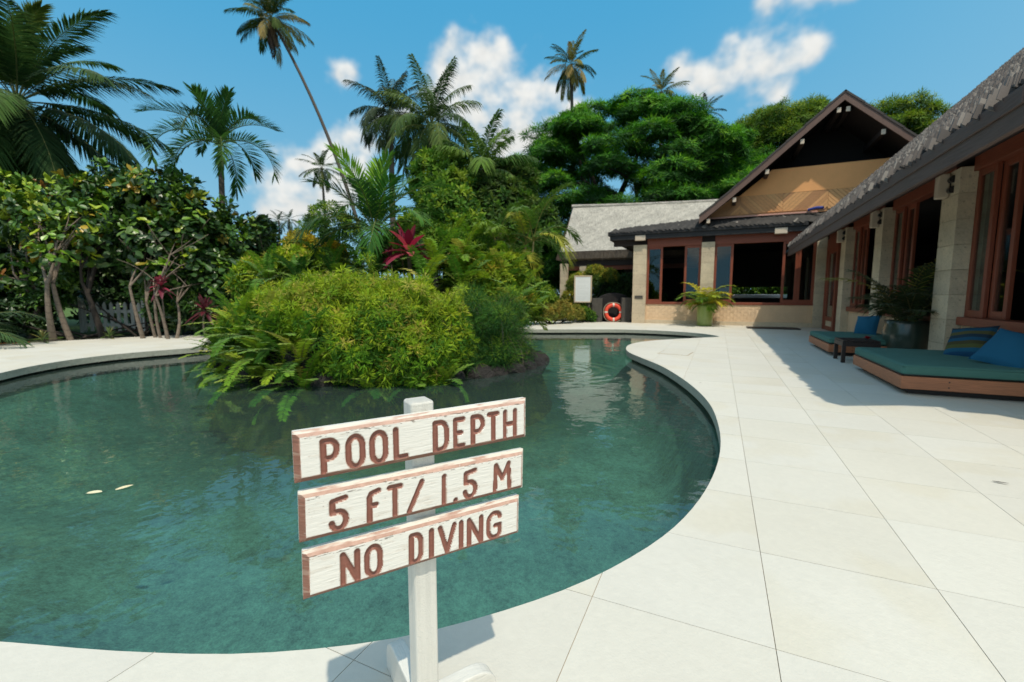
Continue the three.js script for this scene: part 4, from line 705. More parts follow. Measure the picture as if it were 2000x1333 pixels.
pot('potted_palm', 'dark arching palm in a large dark glazed jar in the shade beside the near daybed', [2.98, 0, -9.85], [[0.001, 0], [0.2, 0], [0.24, 0.03], [0.31, 0.25], [0.33, 0.45], [0.30, 0.60], [0.31, 0.66], [0.27, 0.66], [0.25, 0.55]], M.darkGlaze, 32,
  (q, r, k) => ({ L: (k === 5 || k === 9 || k === 3 ? 1.95 : lerp(1.3, 0.8, q)) * (0.85 + 0.25 * r()), e0: k === 5 || k === 9 ? 1.25 : lerp(1.45, 0.95, q), bend: k === 5 || k === 9 ? 1.35 : lerp(0.9, 1.35, q), n: 20, ll: 0.36, lw: 0.032, droop: 0.4, v: 0.25, bare: 0.32, stem: 0.011, col: k === 5 || k === 9 || k === 3 ? [0.22, 0.2, 0.03] : pick([[[0.045, 0.07, 0.018], 4], [[0.16, 0.14, 0.02], 1]], r), stemCol: [0.2, 0.16, 0.05], curl: jitter(r, 0.3), from: V3(jitter(r, 0.12), 0, jitter(r, 0.12)) }), 30);

// ------------------------------------------------------------------ lamps and boxes on the walls
function sconce(label, p) {                                      // pale half-shell box with two black spot heads on its near side
  const [x, y, z] = p, t = thing('wall_light', label, 'wall light', p, 0, undefined);
  part(t, 'shell', bx(x - 0.14, x, y, y + 0.36, z - 0.12, z + 0.02, 0.02), M.lampShell);
  part(t, 'bracket', bx(x, x + 0.05, y + 0.1, y + 0.26, z - 0.08, z + 0.02), M.black);
  for (const h of [0.10, 0.25]) { const g = new THREE.CylinderGeometry(0.052, 0.042, 0.10, 14).rotateX(Math.PI / 2); g.translate(x - 0.0, y + h, z + 0.075); part(t, 'spot_head', g, M.black); }
  return t;
}
sconce('pale box wall light with two black spots on the nearest stone column', [3.09, 2.56, -9.05]);
sconce('pale box wall light with two black spots on the column behind the dark palm', [3.09, 2.56, -12.3]);
sconce('pale box wall light with two black spots on the stone column beside the glazed door', [3.09, 2.56, -15.35]);
for (const [x, w] of [[-2.82, 'above the outer corner column'], [1.83, 'above the wide window']]) { const t = thing('wall_light', 'small beige box light under the dark eave ' + w, 'wall light', [x, 3.16, -17.9]); part(t, 'shell', bx(x - 0.19, x + 0.19, 3.17, 3.37, -17.93, -17.78, 0.015), M.lampShell); part(t, 'bracket', bx(x - 0.05, x + 0.05, 3.22, 3.32, -18.03, -17.93), M.black); }
{ const t = thing('wall_plaque', 'small grey plaque on the corner stone column of the gabled building', 'plaque', [-2.83, 1.0, -17.92]); part(t, 'plate', bx(-2.98, -2.68, 0.97, 1.06, -17.928, -17.915, 0.003), M.lavaGrey); part(t, 'edge', [bx(-2.99, -2.67, 1.06, 1.072, -17.928, -17.91, 0.002), bx(-2.99, -2.67, 0.958, 0.97, -17.928, -17.91, 0.002)], M.lavaDark); }

// ------------------------------------------------------------------ by the pool's far side
{
  const t = thing('notice_board', 'white notice board in a pale wooden frame on posts left of the stone gateposts', 'notice board', [-5.15, 0, -18.2], 0.3);
  const sheet = std(1, 1, 1, { roughness: 0.5, map: tex(256, 384, (u, v) => { const row = v * 22, f = row - Math.floor(row), k = Math.floor(row); const on = u > 0.1 && u < 0.62 + 0.28 * hash2(k, 1, 5) && f > 0.42 && f < 0.62 && k % 5 !== 0; const g = 0.84 - (on ? 0.17 * (0.5 + hash2(Math.floor(u * 90), k, 7)) : 0); return [g * 0.95, g * 0.99, g]; }) });
  const pn = new THREE.PlaneGeometry(0.62, 1.02); pn.translate(0, 1.34, 0.026); obj('sheet', pn, sheet, t);
  obj('back_board', bx(-0.35, 0.35, 0.79, 1.89, -0.03, 0.02), M.stone, t);
  for (const s of [-1, 1]) { obj('frame', bx(s * 0.31, s * 0.365, 0.78, 1.9, -0.03, 0.04), M.stoneB, t); obj('post', bx(s * 0.28 - 0.04, s * 0.28 + 0.04, 0, 0.8, -0.05, 0.0), M.bark, t); }
  obj('frame', bx(-0.309, 0.309, 1.85, 1.9, -0.03, 0.04), M.stoneB, t); obj('frame', bx(-0.309, 0.309, 0.78, 0.83, -0.03, 0.04), M.stoneB, t);
}
for (const [x, z, h, w, l] of [[-4.52, -18.1, 0.98, 0.2, 'rough grey stone gatepost left of the orange lifebuoy'], [-3.42, -18.5, 1.0, 0.19, 'rough grey stone gatepost right of the orange lifebuoy beside the corner column']]) {
  const g = new THREE.BoxGeometry(w * 2, h, w * 2, 6, 14, 6), p = g.attributes.position; for (let i = 0; i < p.count; i++) { const q = V3(p.getX(i), p.getY(i), p.getZ(i)), k = 0.05 * fbm3(q.x * 7 + x, q.y * 7, q.z * 7, 3) + 0.02 * fbm3(q.x * 20, q.y * 20, q.z * 20 + x, 2); p.setXYZ(i, q.x * (1 + k * 3), q.y + k * 0.4, q.z * (1 + k * 3)); }
  g.translate(0, h / 2, 0); g.computeVertexNormals(); const o = tag(obj('stone_gatepost', g, M.lavaGrey), l, 'gatepost'); o.position.set(x, -0.01, z); o.rotation.y = 0.3;
}
{
  const s = new THREE.Shape(); s.moveTo(-0.62, 0); s.lineTo(0.62, 0); s.lineTo(0.62, 0.95); s.quadraticCurveTo(0.4, 1.16, 0, 1.17); s.quadraticCurveTo(-0.4, 1.16, -0.62, 0.95); s.lineTo(-0.62, 0);
  const g = new THREE.ExtrudeGeometry(s, { depth: 0.16, bevelEnabled: true, bevelSize: 0.02, bevelThickness: 0.02, bevelSegments: 2, curveSegments: 10 }), o = tag(obj('dark_stone_slab', g, M.lavaDark), 'dark round-topped stone slab standing between the two stone gateposts', 'stone slab'); o.position.set(-4.0, 0, -18.75); o.rotation.y = 0.35;
  const t = thing('lifebuoy', 'orange ring lifebuoy with pale bands leaning on the dark stone slab', 'lifebuoy', [-3.88, 0.395, -18.3], 0.35);
  const tor = obj('ring', new THREE.TorusGeometry(0.30, 0.075, 14, 44), M.orange, t); t.rotation.order = 'YXZ'; t.rotation.x = -0.16;
  for (let k = 0; k < 4; k++) { const a = k * Math.PI / 2 + 0.0, b = new THREE.TorusGeometry(0.30, 0.0785, 14, 6, 0.22).rotateZ(a - 0.11); obj('band', b, M.reflective, t); }
  const pts = []; for (let k = 0; k <= 48; k++) { const a = k / 48 * Math.PI * 2, q = 0.395 - 0.03 * Math.cos(4 * a) * 0 - 0.02 * Math.abs(Math.sin(2 * a)) * 0 + 0.025 * Math.abs(Math.sin(2 * a)); pts.push(V3(Math.cos(a) * q, Math.sin(a) * q - (Math.sin(a) < 0 ? 0.0 : 0), 0.01 * Math.sin(a * 3))); }
  obj('grab_rope', limb(pts, pts.map(() => 0.011), 6), M.rope, t);
}
{ const t = thing('door_mat', 'dark rectangular mat on the deck in front of the wide window', 'mat', [1.65, 0, -16.9]); part(t, 'mat', bx(0.95, 2.35, 0.002, 0.028, -17.2, -16.55, 0.008), M.darkTimber); part(t, 'border', [bx(0.90, 0.95, 0.002, 0.034, -17.25, -16.5), bx(2.35, 2.4, 0.002, 0.034, -17.25, -16.5), bx(0.95, 2.35, 0.002, 0.034, -17.25, -17.2), bx(0.95, 2.35, 0.002, 0.034, -16.55, -16.5)], M.black); }
{ // inspection cover let into the deck on the point of the pool
  const t = thing('deck_cover', 'square inspection cover let into the pale deck on the rounded point of the pool', 'cover', [-0.7, 0, -8.95], -0.12);
  obj('lid', bx(-0.26, 0.26, -0.002, 0.005, -0.26, 0.26, 0.001), M.tile[2], t); obj('rim', [bx(-0.275, 0.275, -0.004, 0.0025, 0.262, 0.275, 0), bx(-0.275, -0.262, -0.004, 0.0025, -0.262, 0.262, 0), bx(0.262, 0.275, -0.004, 0.0025, -0.262, 0.262, 0), bx(-0.275, 0.275, -0.004, 0.0025, -0.275, -0.262, 0)], M.grout, t);
}
{ const t = thing('water_spout', 'pale blue water inlet cap in the sharp corner of the pool', 'inlet', [-0.22, -0.16, -13.0]); const g = new THREE.SphereGeometry(0.17, 16, 8, 0, Math.PI * 2, 0, Math.PI / 2).scale(1, 0.45, 0.7); obj('cap', g, std(0.35, 0.55, 0.62, { roughness: 0.25 }), t); obj('collar', new THREE.TorusGeometry(0.16, 0.02, 8, 20).rotateX(Math.PI / 2).scale(1, 1, 0.7), M.reflective, t); }
// a table under a pale cloth seen through the wide window, out on the lawn behind the building
{ const t = thing('white_table', 'round table under a white cloth glimpsed through the dark room of the gabled building', 'table', [2.3, 0, -29.5]); obj('cloth', new THREE.LatheGeometry([[0.001, 0.78], [1.5, 0.77], [1.56, 0.74], [1.62, 0.45], [1.55, 0.4]].map(([a, b]) => new THREE.Vector2(a, b + 0.35)), 30), std(0.8, 0.76, 0.74), t); obj('leg', new THREE.CylinderGeometry(0.1, 0.3, 1.1, 12).translate(0, 0.55, 0), M.black, t); }

// ------------------------------------------------------------------ fallen leaves and a twig
{
  const mk = (name, label, p, col, len, w, turn) => { const s = new Shape3(); s.blade(V3(-len / 2, 0, 0), V3(1, 0, 0), UP, len, w, { segs: 5, droop: -0.08, fold: 0.2, col }); const o = tag(obj(name, s.build(), M.glossLeaf), label, 'leaf'); o.position.set(...p); o.rotation.y = turn; return o; };
  mk('floating_leaf', 'pale yellow leaf floating on the pool, the nearer of two', [-3.51, WL + 0.006, -1.34], [0.75, 0.68, 0.45], 0.10, 0.05, 0.4);
  mk('floating_leaf', 'pale yellow leaf floating on the pool, slightly beyond the other', [-3.43, WL + 0.006, -1.46], [0.72, 0.62, 0.4], 0.09, 0.045, 1.2);
  mk('fallen_leaf', 'small brown curled leaf on the sunlit deck at the right', [1.55, 0.006, -3.48], [0.06, 0.05, 0.04], 0.07, 0.016, -0.35);
  mk('fallen_leaf', 'tiny dark leaf scrap on the pale deck inside the curve of the pool', [-0.16, 0.006, -5.98], [0.2, 0.16, 0.12], 0.035, 0.012, 0.9);
  const r = rng(15); for (const [x, z, tx] of [[-14.3, -4.1, 'larger orange fallen leaf on the left deck border'], [-14.15, -4.42, 'smaller orange fallen leaf on the left deck border']]) mk('fallen_leaf', tx, [x, 0.02, z], [0.55, 0.16, 0.03], 0.32, 0.16, r() * 3);
}

// ------------------------------------------------------------------ plants
function sprig(n, len, w, seed, { lo = -15, hi = 85, segs = 1, droop = 0.1, fold = 0.15, belly = 0.42, off = 0.1 } = {}) { // a tuft of n leaves round +y
  const r = rng(seed), S = new Shape3();
  for (let k = 0; k < n; k++) {
    const a = k * 2.39996 + jitter(r, 0.5), e = lerp(hi, lo, (k + 0.5) / n) * D2R + jitter(r, 0.2), d = V3(Math.cos(a) * Math.cos(e), Math.sin(e), Math.sin(a) * Math.cos(e)), o = d.clone().multiplyScalar(len * off).add(V3(jitter(r, 0.2) * len, jitter(r, 0.25) * len, jitter(r, 0.2) * len));
    S.blade(o, d, Math.abs(d.y) > 0.95 ? V3(1, 0, 0) : UP, len * (0.7 + 0.5 * r()), w * (0.75 + 0.4 * r()), { segs, droop, fold, belly });
  }
  return S.build(false);
}
const quatTo = (n, r, spin = 1) => new THREE.Quaternion().setFromUnitVectors(UP, n.clone().normalize()).multiply(new THREE.Quaternion().setFromAxisAngle(UP, r() * Math.PI * 2 * spin));
function spread(lobes, count, r, { shell = 0.3, under = -0.5, squash = 1, cull = 0.55, rough = 0.22 } = {}) { // points through the outer part of overlapping lobes
  const tot = lobes.reduce((s, l) => s + l[3] ** 2, 0), out = [];
  for (const l of lobes) {
    const n = Math.round(count * l[3] ** 2 / tot);
    for (let k = 0; k < n; k++) {
      let d; do { d = V3(jitter(r, 1), jitter(r, 1), jitter(r, 1)); } while (d.lengthSq() > 1 || d.lengthSq() < 0.01); d.normalize();
      if (d.y < under) continue;
      const bump = 1 + rough * fbm3(d.x * 2.2 + l[0] * 3, d.y * 2.2 + l[1], d.z * 2.2 + l[2] * 3, 3), q = l[3] * bump * (1 - shell * r() * r()), p = V3(l[0] + d.x * q, l[1] + d.y * q * squash, l[2] + d.z * q);
      if (lobes.some((o) => o !== l && (((p.x - o[0]) ** 2 + (p.z - o[2]) ** 2 + ((p.y - o[1]) / squash) ** 2) < (o[3] * cull) ** 2))) continue;
      out.push({ p, n: d });
    }
  }
  return out;
}
function instanced(parent, name, geo, m, list, origin, kind) {
  const im = shade(new THREE.InstancedMesh(geo, m, list.length)), mt = new THREE.Matrix4(), c = new THREE.Color(); im.name = name;
  list.forEach((o, i) => { const s = typeof o.s === 'number' ? V3(o.s, o.s, o.s) : o.s; im.setMatrixAt(i, mt.compose(o.p.clone().sub(origin), o.q, s)); im.setColorAt(i, c.setRGB(...o.c)); });
  im.userData.kind = kind ?? 'stuff'; parent.add(im); return im;
}
// a bush: leaf tufts over lobes [x, y, z, r]; a dark woody core of stems inside
function bush(name, label, cat, lobes, { count = 900, geo, m = M.leaf, pal, size = [0.8, 1.25], up = 0.4, group, shell = 0.35, squash = 1, under = -0.4, seed = 1, stems = 5, cull = 0.55, stemMat = M.darkBark, crown = 'foliage', topPal, topAt = 0.25, rough = 0.25 }) {
  const cx = lobes.reduce((s, l) => s + l[0], 0) / lobes.length, cz = lobes.reduce((s, l) => s + l[2], 0) / lobes.length, inIsle = isleDist(cx, cz) > 0, gy = inIsle ? isleY(cx, cz) : -0.05, t = thing(name, label, cat, [cx, gy, cz], 0, group), r = rng(seed), list = [];
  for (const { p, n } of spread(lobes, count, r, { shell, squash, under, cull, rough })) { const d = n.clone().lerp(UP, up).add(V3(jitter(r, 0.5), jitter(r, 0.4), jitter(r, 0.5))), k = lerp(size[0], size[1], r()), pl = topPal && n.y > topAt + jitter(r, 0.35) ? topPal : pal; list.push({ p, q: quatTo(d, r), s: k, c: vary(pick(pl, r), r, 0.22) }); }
  instanced(t, crown, geo, m, list, t.position, crown === 'foliage' ? 'stuff' : undefined);
  const g = []; for (let k = 0; k < stems; k++) { const l = lobes[k % lobes.length], a = V3(cx + jitter(r, 0.15), gy, cz + jitter(r, 0.15)); g.push(limb(path(a, V3(l[0], l[1] + l[3] * 0.2, l[2]), V3(jitter(r, 0.15), 0, jitter(r, 0.15)), 5), taper(5, 0.03 + 0.012 * lobes[0][3], 0.008), 6)); }
  if (g.length) part(t, 'stem', g, stemMat); return t;
}
// a small broad-leaved tree: bare branching trunk, crown of leaf rosettes; the nearest leaves are leaves of their own
const bigLeaf = (() => { const S = new Shape3(); S.blade(V3(0, 0, 0), V3(1, 0, 0), UP, 1, 0.62, { segs: 4, droop: 0.12, fold: 0.16, belly: 0.58 }); return S.build(false); })();
const rosette = [1, 2, 3].map((s) => sprig(8, 0.19, 0.115, 300 + s, { segs: 3, droop: 0.12, fold: 0.14, belly: 0.58, lo: -10, hi: 75 }));
const toneMats = new Map();
const toneMat = (c, gloss) => { const k = c.map((v) => v.toFixed(3)).join() + gloss; if (!toneMats.has(k)) toneMats.set(k, std(...c, { roughness: gloss ? 0.38 : 0.8 })); return toneMats.get(k); };
function leafTree(label, base, lobes, { trunks = 1, count = 420, seed = 1, pal, topPal, r0 = 0.07, own = 70, fork = 1.1, group, bark = M.paleBark, lean = 0.25, twigs = 1 }) {
  const t = thing('broadleaf_tree', label, 'tree', [base[0], -0.05, base[2]], 0, group), r = rng(seed), g = [];
  for (let k = 0; k < trunks; k++) {
    const a = V3(base[0] + jitter(r, 0.10) * trunks, -0.06, base[2] + jitter(r, 0.10) * trunks), f = V3(a.x + jitter(r, lean), fork * (0.8 + 0.4 * r()), a.z + jitter(r, lean)); g.push(limb(path(a, f, V3(jitter(r, 0.08), 0, jitter(r, 0.08)), 7), taper(7, r0 * (0.8 + 0.4 * r()), r0 * 0.62), 8));
    const n = 3 + Math.floor(r() * 2);
    for (let j = 0; j < n; j++) {
      const l = lobes[(j + k * 2) % lobes.length], e = V3(l[0] + jitter(r, l[3] * 0.5), l[1] + jitter(r, l[3] * 0.4), l[2] + jitter(r, l[3] * 0.5)), mid = f.clone().lerp(e, 0.5).add(V3(jitter(r, 0.25), 0.1 + jitter(r, 0.15), jitter(r, 0.25)));
      g.push(limb([f, f.clone().lerp(mid, 0.5).add(V3(jitter(r, 0.05), 0.03, jitter(r, 0.05))), mid, mid.clone().lerp(e, 0.5).add(V3(jitter(r, 0.06), 0, jitter(r, 0.06))), e], [r0 * 0.55, r0 * 0.42, r0 * 0.34, r0 * 0.24, 0.008], 6));
      for (let q = 0; q < twigs; q++) { const e2 = mid.clone().add(V3(jitter(r, 0.7), 0.3 + 0.5 * r(), jitter(r, 0.7))); g.push(limb(path(mid, e2, V3(jitter(r, 0.1), 0.05, jitter(r, 0.1)), 4), taper(4, r0 * 0.28, 0.007), 5)); }
    }
  }
  part(t, 'trunk', g, bark);
  const list = spread(lobes, count, r, { shell: 0.75, under: -0.85, cull: 0.35 }).map(({ p, n }) => ({ p, n, q: quatTo(n.clone().lerp(UP, 0.35).add(V3(jitter(r, 0.4), jitter(r, 0.3), jitter(r, 0.4))), r), s: 0.75 + 0.55 * r(), c: pick(n.y > 0.2 + jitter(r, 0.4) ? topPal : pal, r), d: p.distanceTo(camera.position) }));  // upward rosettes take topPal, a sunlit look put into the leaf colour
  list.sort((a, b) => a.d - b.d);
  const far = list.slice(own);
  for (let v = 0; v < 3; v++) { const l = far.filter((_, i) => i % 3 === v); instanced(t, 'crown', rosette[v], M.leafGloss, l.map((o) => ({ ...o, c: vary(o.c, r, 0.3) })), t.position); }
  for (const o of list.slice(0, own)) for (let k = 0; k < 3; k++) { const lf = obj('leaf', bigLeaf, toneMat(o.c, true), t), a = r() * 6.28, e = jitter(r, 0.5) + 0.15; lf.position.copy(o.p).sub(t.position).add(V3(jitter(r, 0.06), jitter(r, 0.06), jitter(r, 0.06))); lf.quaternion.copy(quatTo(o.n.clone().lerp(UP, 0.5), rng(1))).multiply(new THREE.Quaternion().setFromEuler(new THREE.Euler(jitter(r, 0.5), a, e, 'YXZ'))); lf.scale.setScalar((0.15 + 0.09 * r())); }
  return t;
}
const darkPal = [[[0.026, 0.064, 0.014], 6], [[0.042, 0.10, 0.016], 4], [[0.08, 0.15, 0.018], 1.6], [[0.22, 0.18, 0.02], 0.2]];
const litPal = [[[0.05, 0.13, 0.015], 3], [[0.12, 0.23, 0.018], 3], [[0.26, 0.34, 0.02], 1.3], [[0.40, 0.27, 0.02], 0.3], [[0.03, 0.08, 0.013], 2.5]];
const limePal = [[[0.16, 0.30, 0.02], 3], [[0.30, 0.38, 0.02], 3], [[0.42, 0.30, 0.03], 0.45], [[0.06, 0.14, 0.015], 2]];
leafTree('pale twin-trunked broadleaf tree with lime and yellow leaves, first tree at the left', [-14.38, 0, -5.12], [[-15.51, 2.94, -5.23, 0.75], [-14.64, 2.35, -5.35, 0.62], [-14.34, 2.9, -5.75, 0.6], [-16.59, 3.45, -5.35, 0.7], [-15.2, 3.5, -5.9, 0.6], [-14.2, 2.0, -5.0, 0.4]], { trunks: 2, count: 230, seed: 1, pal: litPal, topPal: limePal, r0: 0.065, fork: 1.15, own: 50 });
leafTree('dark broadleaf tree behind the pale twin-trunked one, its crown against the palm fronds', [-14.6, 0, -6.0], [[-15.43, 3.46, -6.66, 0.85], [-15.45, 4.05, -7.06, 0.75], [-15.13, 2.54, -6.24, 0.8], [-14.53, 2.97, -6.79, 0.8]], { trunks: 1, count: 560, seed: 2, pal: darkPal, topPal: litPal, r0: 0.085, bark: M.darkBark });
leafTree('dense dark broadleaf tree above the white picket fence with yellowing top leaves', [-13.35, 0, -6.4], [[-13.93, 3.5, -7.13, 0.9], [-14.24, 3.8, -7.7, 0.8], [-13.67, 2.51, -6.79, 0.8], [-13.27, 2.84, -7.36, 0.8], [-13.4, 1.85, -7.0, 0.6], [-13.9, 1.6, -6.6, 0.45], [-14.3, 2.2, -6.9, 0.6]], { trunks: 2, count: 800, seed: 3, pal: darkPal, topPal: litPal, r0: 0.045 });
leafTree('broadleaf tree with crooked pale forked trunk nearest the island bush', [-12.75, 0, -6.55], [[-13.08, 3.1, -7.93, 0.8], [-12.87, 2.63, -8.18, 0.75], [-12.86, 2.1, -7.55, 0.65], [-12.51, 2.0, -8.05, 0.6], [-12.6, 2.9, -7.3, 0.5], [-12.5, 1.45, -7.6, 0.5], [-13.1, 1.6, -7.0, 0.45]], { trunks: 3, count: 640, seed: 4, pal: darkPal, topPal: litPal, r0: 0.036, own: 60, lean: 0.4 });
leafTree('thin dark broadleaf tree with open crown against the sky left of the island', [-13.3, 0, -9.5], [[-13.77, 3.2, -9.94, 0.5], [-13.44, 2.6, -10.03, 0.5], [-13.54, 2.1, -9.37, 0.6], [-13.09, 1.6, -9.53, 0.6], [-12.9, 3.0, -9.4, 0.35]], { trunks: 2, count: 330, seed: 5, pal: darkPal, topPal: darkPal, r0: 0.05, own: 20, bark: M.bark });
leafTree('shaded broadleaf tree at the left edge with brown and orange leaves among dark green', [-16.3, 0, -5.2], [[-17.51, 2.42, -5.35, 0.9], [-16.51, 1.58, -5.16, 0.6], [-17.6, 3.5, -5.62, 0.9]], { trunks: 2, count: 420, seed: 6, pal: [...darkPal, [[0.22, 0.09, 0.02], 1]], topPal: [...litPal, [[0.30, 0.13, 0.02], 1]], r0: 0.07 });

// palms
function palm(name, label, base, top, { r0 = 0.2, r1 = 0.12, bendv = [0, 0, 0], count = 22, opt, seed = 1, m = M.frond, bark = M.palmBark, group, shaft, extra, cat = 'palm tree', trunk = true, spear }) {
  const t = thing(name, label, cat, base, 0, group), a = V3(...base), b = V3(...top);
  if (trunk) part(t, 'trunk', limb(path(a, b, V3(...bendv), 14), taper(14, r0, r1), 9), bark);
  if (shaft) part(t, 'crownshaft', limb([b, b.clone().add(V3(0, shaft.h * 0.3, 0)), b.clone().add(V3(0, shaft.h, 0))], [r1 * 1.15, r1 * 1.3, r1 * 0.5], 9), std(...shaft.c, { roughness: 0.5 }));
  const c = b.clone().add(V3(0, shaft ? shaft.h * 0.9 : 0, 0)).sub(t.position);
  fan(t, 'frond', count, seed, m, opt, c); if (extra) extra(t, c); return t;
}
const cocoOpt = (L, n, cols, lo = -0.75, ll = 0.62) => (q, r) => ({ L: L * (0.85 + 0.25 * r()) * (q < 0.12 ? 0.75 : 1), e0: lerp(1.5, lo, Math.pow(q, 0.9)) + jitter(r, 0.12), bend: lerp(0.75, 0.65, q) + 0.35 * r(), n, ll: ll * L / 4.2, lw: 0.05 * L / 4.2 * (26 / n + 0.45) * 1.55, a0: 75, a1: 20, droop: lerp(0.25, 0.75, q), v: lerp(0.15, -0.15, q), bare: 0.18, stem: 0.022 * L / 4.2, col: pick(cols, r), stemCol: [0.24, 0.25, 0.09], curl: jitter(r, 0.22), pow: 1.4 });
const nuts = (n, R, sz, seed) => (t, c) => { const r = rng(seed); for (let k = 0; k < n; k++) { const a = k * 2.4, g = new THREE.SphereGeometry(sz, 10, 8).scale(1, 1.25, 1); g.translate(c.x + Math.cos(a) * R * (0.7 + 0.5 * r()), c.y - 0.28 - 0.3 * r(), c.z + Math.sin(a) * R * (0.7 + 0.5 * r())); obj('coconut', g, std(...vary([0.22, 0.24, 0.04], r, 0.3), { roughness: 0.55 }), t); } };
palm('coconut_palm', 'large coconut palm with long sweeping fronds and nuts at the upper left corner', [-22.6, -0.05, -7.0], [-23.2, 8.0, -7.8], { r0: 0.24, r1: 0.17, bendv: [0.2, 0, 0.1], count: 50, seed: 61, opt: cocoOpt(4.8, 84, [[[0.042, 0.098, 0.022], 3], [[0.07, 0.145, 0.026], 3], [[0.14, 0.19, 0.035], 1.4], [[0.028, 0.07, 0.018], 2]], -1.1, 0.85), extra: nuts(11, 0.3, 0.13, 3) });
palm('arching_palm', 'slender palm with strongly arching feathery fronds rising over the left hedge', [-13.25, -0.05, -8.45], [-13.38, 4.75, -8.66], { r0: 0.09, r1: 0.075, count: 15, seed: 62, shaft: { h: 0.75, c: [0.13, 0.19, 0.05] },
  opt: (q, r) => ({ L: lerp(1.5, 2.15, Math.min(1, q * 2.2)) * (0.9 + 0.2 * r()), e0: lerp(1.45, 0.35, q), bend: lerp(0.9, 2.15, Math.min(1, q * 1.6)) + 0.25 * r(), n: 46, ll: 0.55, lw: 0.045, a0: 68, a1: 28, droop: 0.15, v: 0.75, bare: 0.10, stem: 0.022, col: pick([[[0.035, 0.11, 0.02], 3], [[0.06, 0.16, 0.025], 2], [[0.02, 0.065, 0.016], 2]], r), stemCol: [0.14, 0.19, 0.05], curl: jitter(r, 0.15), pow: 1.0, az: k2az(q, r) }) });
function k2az(q, r) { return q * 15 * 137.5 + jitter(r, 15); }
const tallCols = [[[0.06, 0.10, 0.018], 3], [[0.20, 0.19, 0.045], 2], [[0.035, 0.06, 0.015], 2], [[0.33, 0.25, 0.09], 1.2]];
const deadSkirt = (n, L, seed) => (t, c) => { const r = rng(seed); for (let k = 0; k < n; k++) { const f = obj('dead_frond', frond(new Shape3(), { L: L * (0.7 + 0.4 * r()), e0: -1.2 - 0.25 * r(), bend: 0.25, n: 26, ll: L * 0.16, lw: 0.05, droop: 0.5, v: 0, bare: 0.05, stem: 0.03, col: pick([[[0.12, 0.07, 0.045], 2], [[0.06, 0.035, 0.03], 2], [[0.24, 0.15, 0.09], 1]], r), stemCol: [0.2, 0.13, 0.08], r }).build(), M.glossLeaf, t); f.position.copy(c); f.rotation.y = (k * 61 + jitter(r, 20)) * D2R; } };
palm('leaning_palm', 'very tall thin coconut palm leaning left with a brown skirt of dead fronds', [-21.5, -0.05, -24.5], [-28.2, 19.6, -22.3], { r0: 0.14, r1: 0.085, bendv: [0.95, 0.5, 0], count: 36, seed: 63, opt: cocoOpt(2.6, 34, tallCols, -0.55, 0.8), extra: deadSkirt(8, 2.1, 5) });
palm('coconut_palm', 'tall coconut palm with a round grey-green head standing highest behind the rain tree', [-14.0, -0.05, -46.5], [-14.55, 24.3, -45.8], { r0: 0.22, r1: 0.15, count: 32, seed: 64, opt: cocoOpt(3.0, 30, tallCols, -0.9, 0.75), extra: deadSkirt(4, 2.6, 6) });
palm('coconut_palm', 'coconut palm with yellowing drooping fronds above the middle of the rain tree', [-6.0, -0.05, -51], [-6.3, 22.0, -50.5], { r0: 0.22, r1: 0.15, count: 30, seed: 65, opt: cocoOpt(2.7, 30, [[[0.12, 0.15, 0.03], 3], [[0.24, 0.21, 0.05], 2], [[0.06, 0.09, 0.02], 2]], -0.9, 0.75) });
palm('coconut_palm', 'small dark coconut palm between the rain tree and the trees behind the gable', [-2.0, -0.05, -57], [-2.3, 21.6, -56.8], { r0: 0.2, r1: 0.15, count: 20, seed: 66, opt: cocoOpt(2.6, 30, [[[0.025, 0.05, 0.02], 3], [[0.05, 0.075, 0.025], 2]], -0.8, 0.75) });
palm('coconut_palm', 'slim coconut palm standing alone against the low white cloud left of the island palm', [-45.0, -0.05, -42.2], [-45.2, 16.7, -41.8], { r0: 0.2, r1: 0.13, count: 20, seed: 67, opt: cocoOpt(3.0, 28, [[[0.05, 0.09, 0.025], 3], [[0.12, 0.15, 0.04], 2]], -0.8, 0.75) });
const farP = palm('coconut_palm', 'tiny far coconut palm on the horizon, the left of a pair', [-99.4, -0.05, -78], [-99.6, 19.3, -78], { r0: 0.3, r1: 0.2, count: 16, seed: 68, opt: cocoOpt(3.6, 18, [[[0.06, 0.10, 0.06], 1]], -0.8, 0.7) });
{ const c = farP.clone(); c.name = numbered('coconut_palm'); c.userData = { ...farP.userData, label: 'tiny far coconut palm on the horizon, the right of a pair' }; c.position.set(-97.1, 0.3, -79.2); c.rotation.y = 1.3; scene.add(c); }
const royalOpt = (L, cols) => (q, r) => ({ L: L * (0.85 + 0.25 * r()), e0: lerp(1.5, -0.35, q) + jitter(r, 0.1), bend: lerp(0.5, 1.5, Math.min(1, q * 1.6)) + 0.3 * r(), n: 52, ll: 0.62, lw: 0.056, a0: 70, a1: 30, droop: 0.75, v: 0.1, bare: 0.14, stem: 0.024, col: pick(cols, r), stemCol: [0.2, 0.24, 0.08], curl: jitter(r, 0.25) });
palm('royal_palm', 'grey-green feather palm with one upright spear frond, tallest of the group in the middle', [-11.9, -0.05, -17.3], [-12.05, 8.0, -17.45], { r0: 0.2, r1: 0.15, count: 26, seed: 71, shaft: { h: 0.7, c: [0.09, 0.15, 0.05] }, opt: royalOpt(2.9, [[[0.055, 0.11, 0.025], 3], [[0.11, 0.17, 0.04], 2], [[0.03, 0.07, 0.02], 2]]) });
palm('royal_palm', 'darker feather palm partly hidden behind the tallest one in the middle', [-17.8, -0.05, -21.6], [-17.87, 11.0, -21.75], { r0: 0.2, r1: 0.15, count: 24, seed: 72, shaft: { h: 0.7, c: [0.09, 0.15, 0.05] }, opt: royalOpt(2.8, [[[0.035, 0.06, 0.03], 3], [[0.055, 0.085, 0.035], 2]]) });
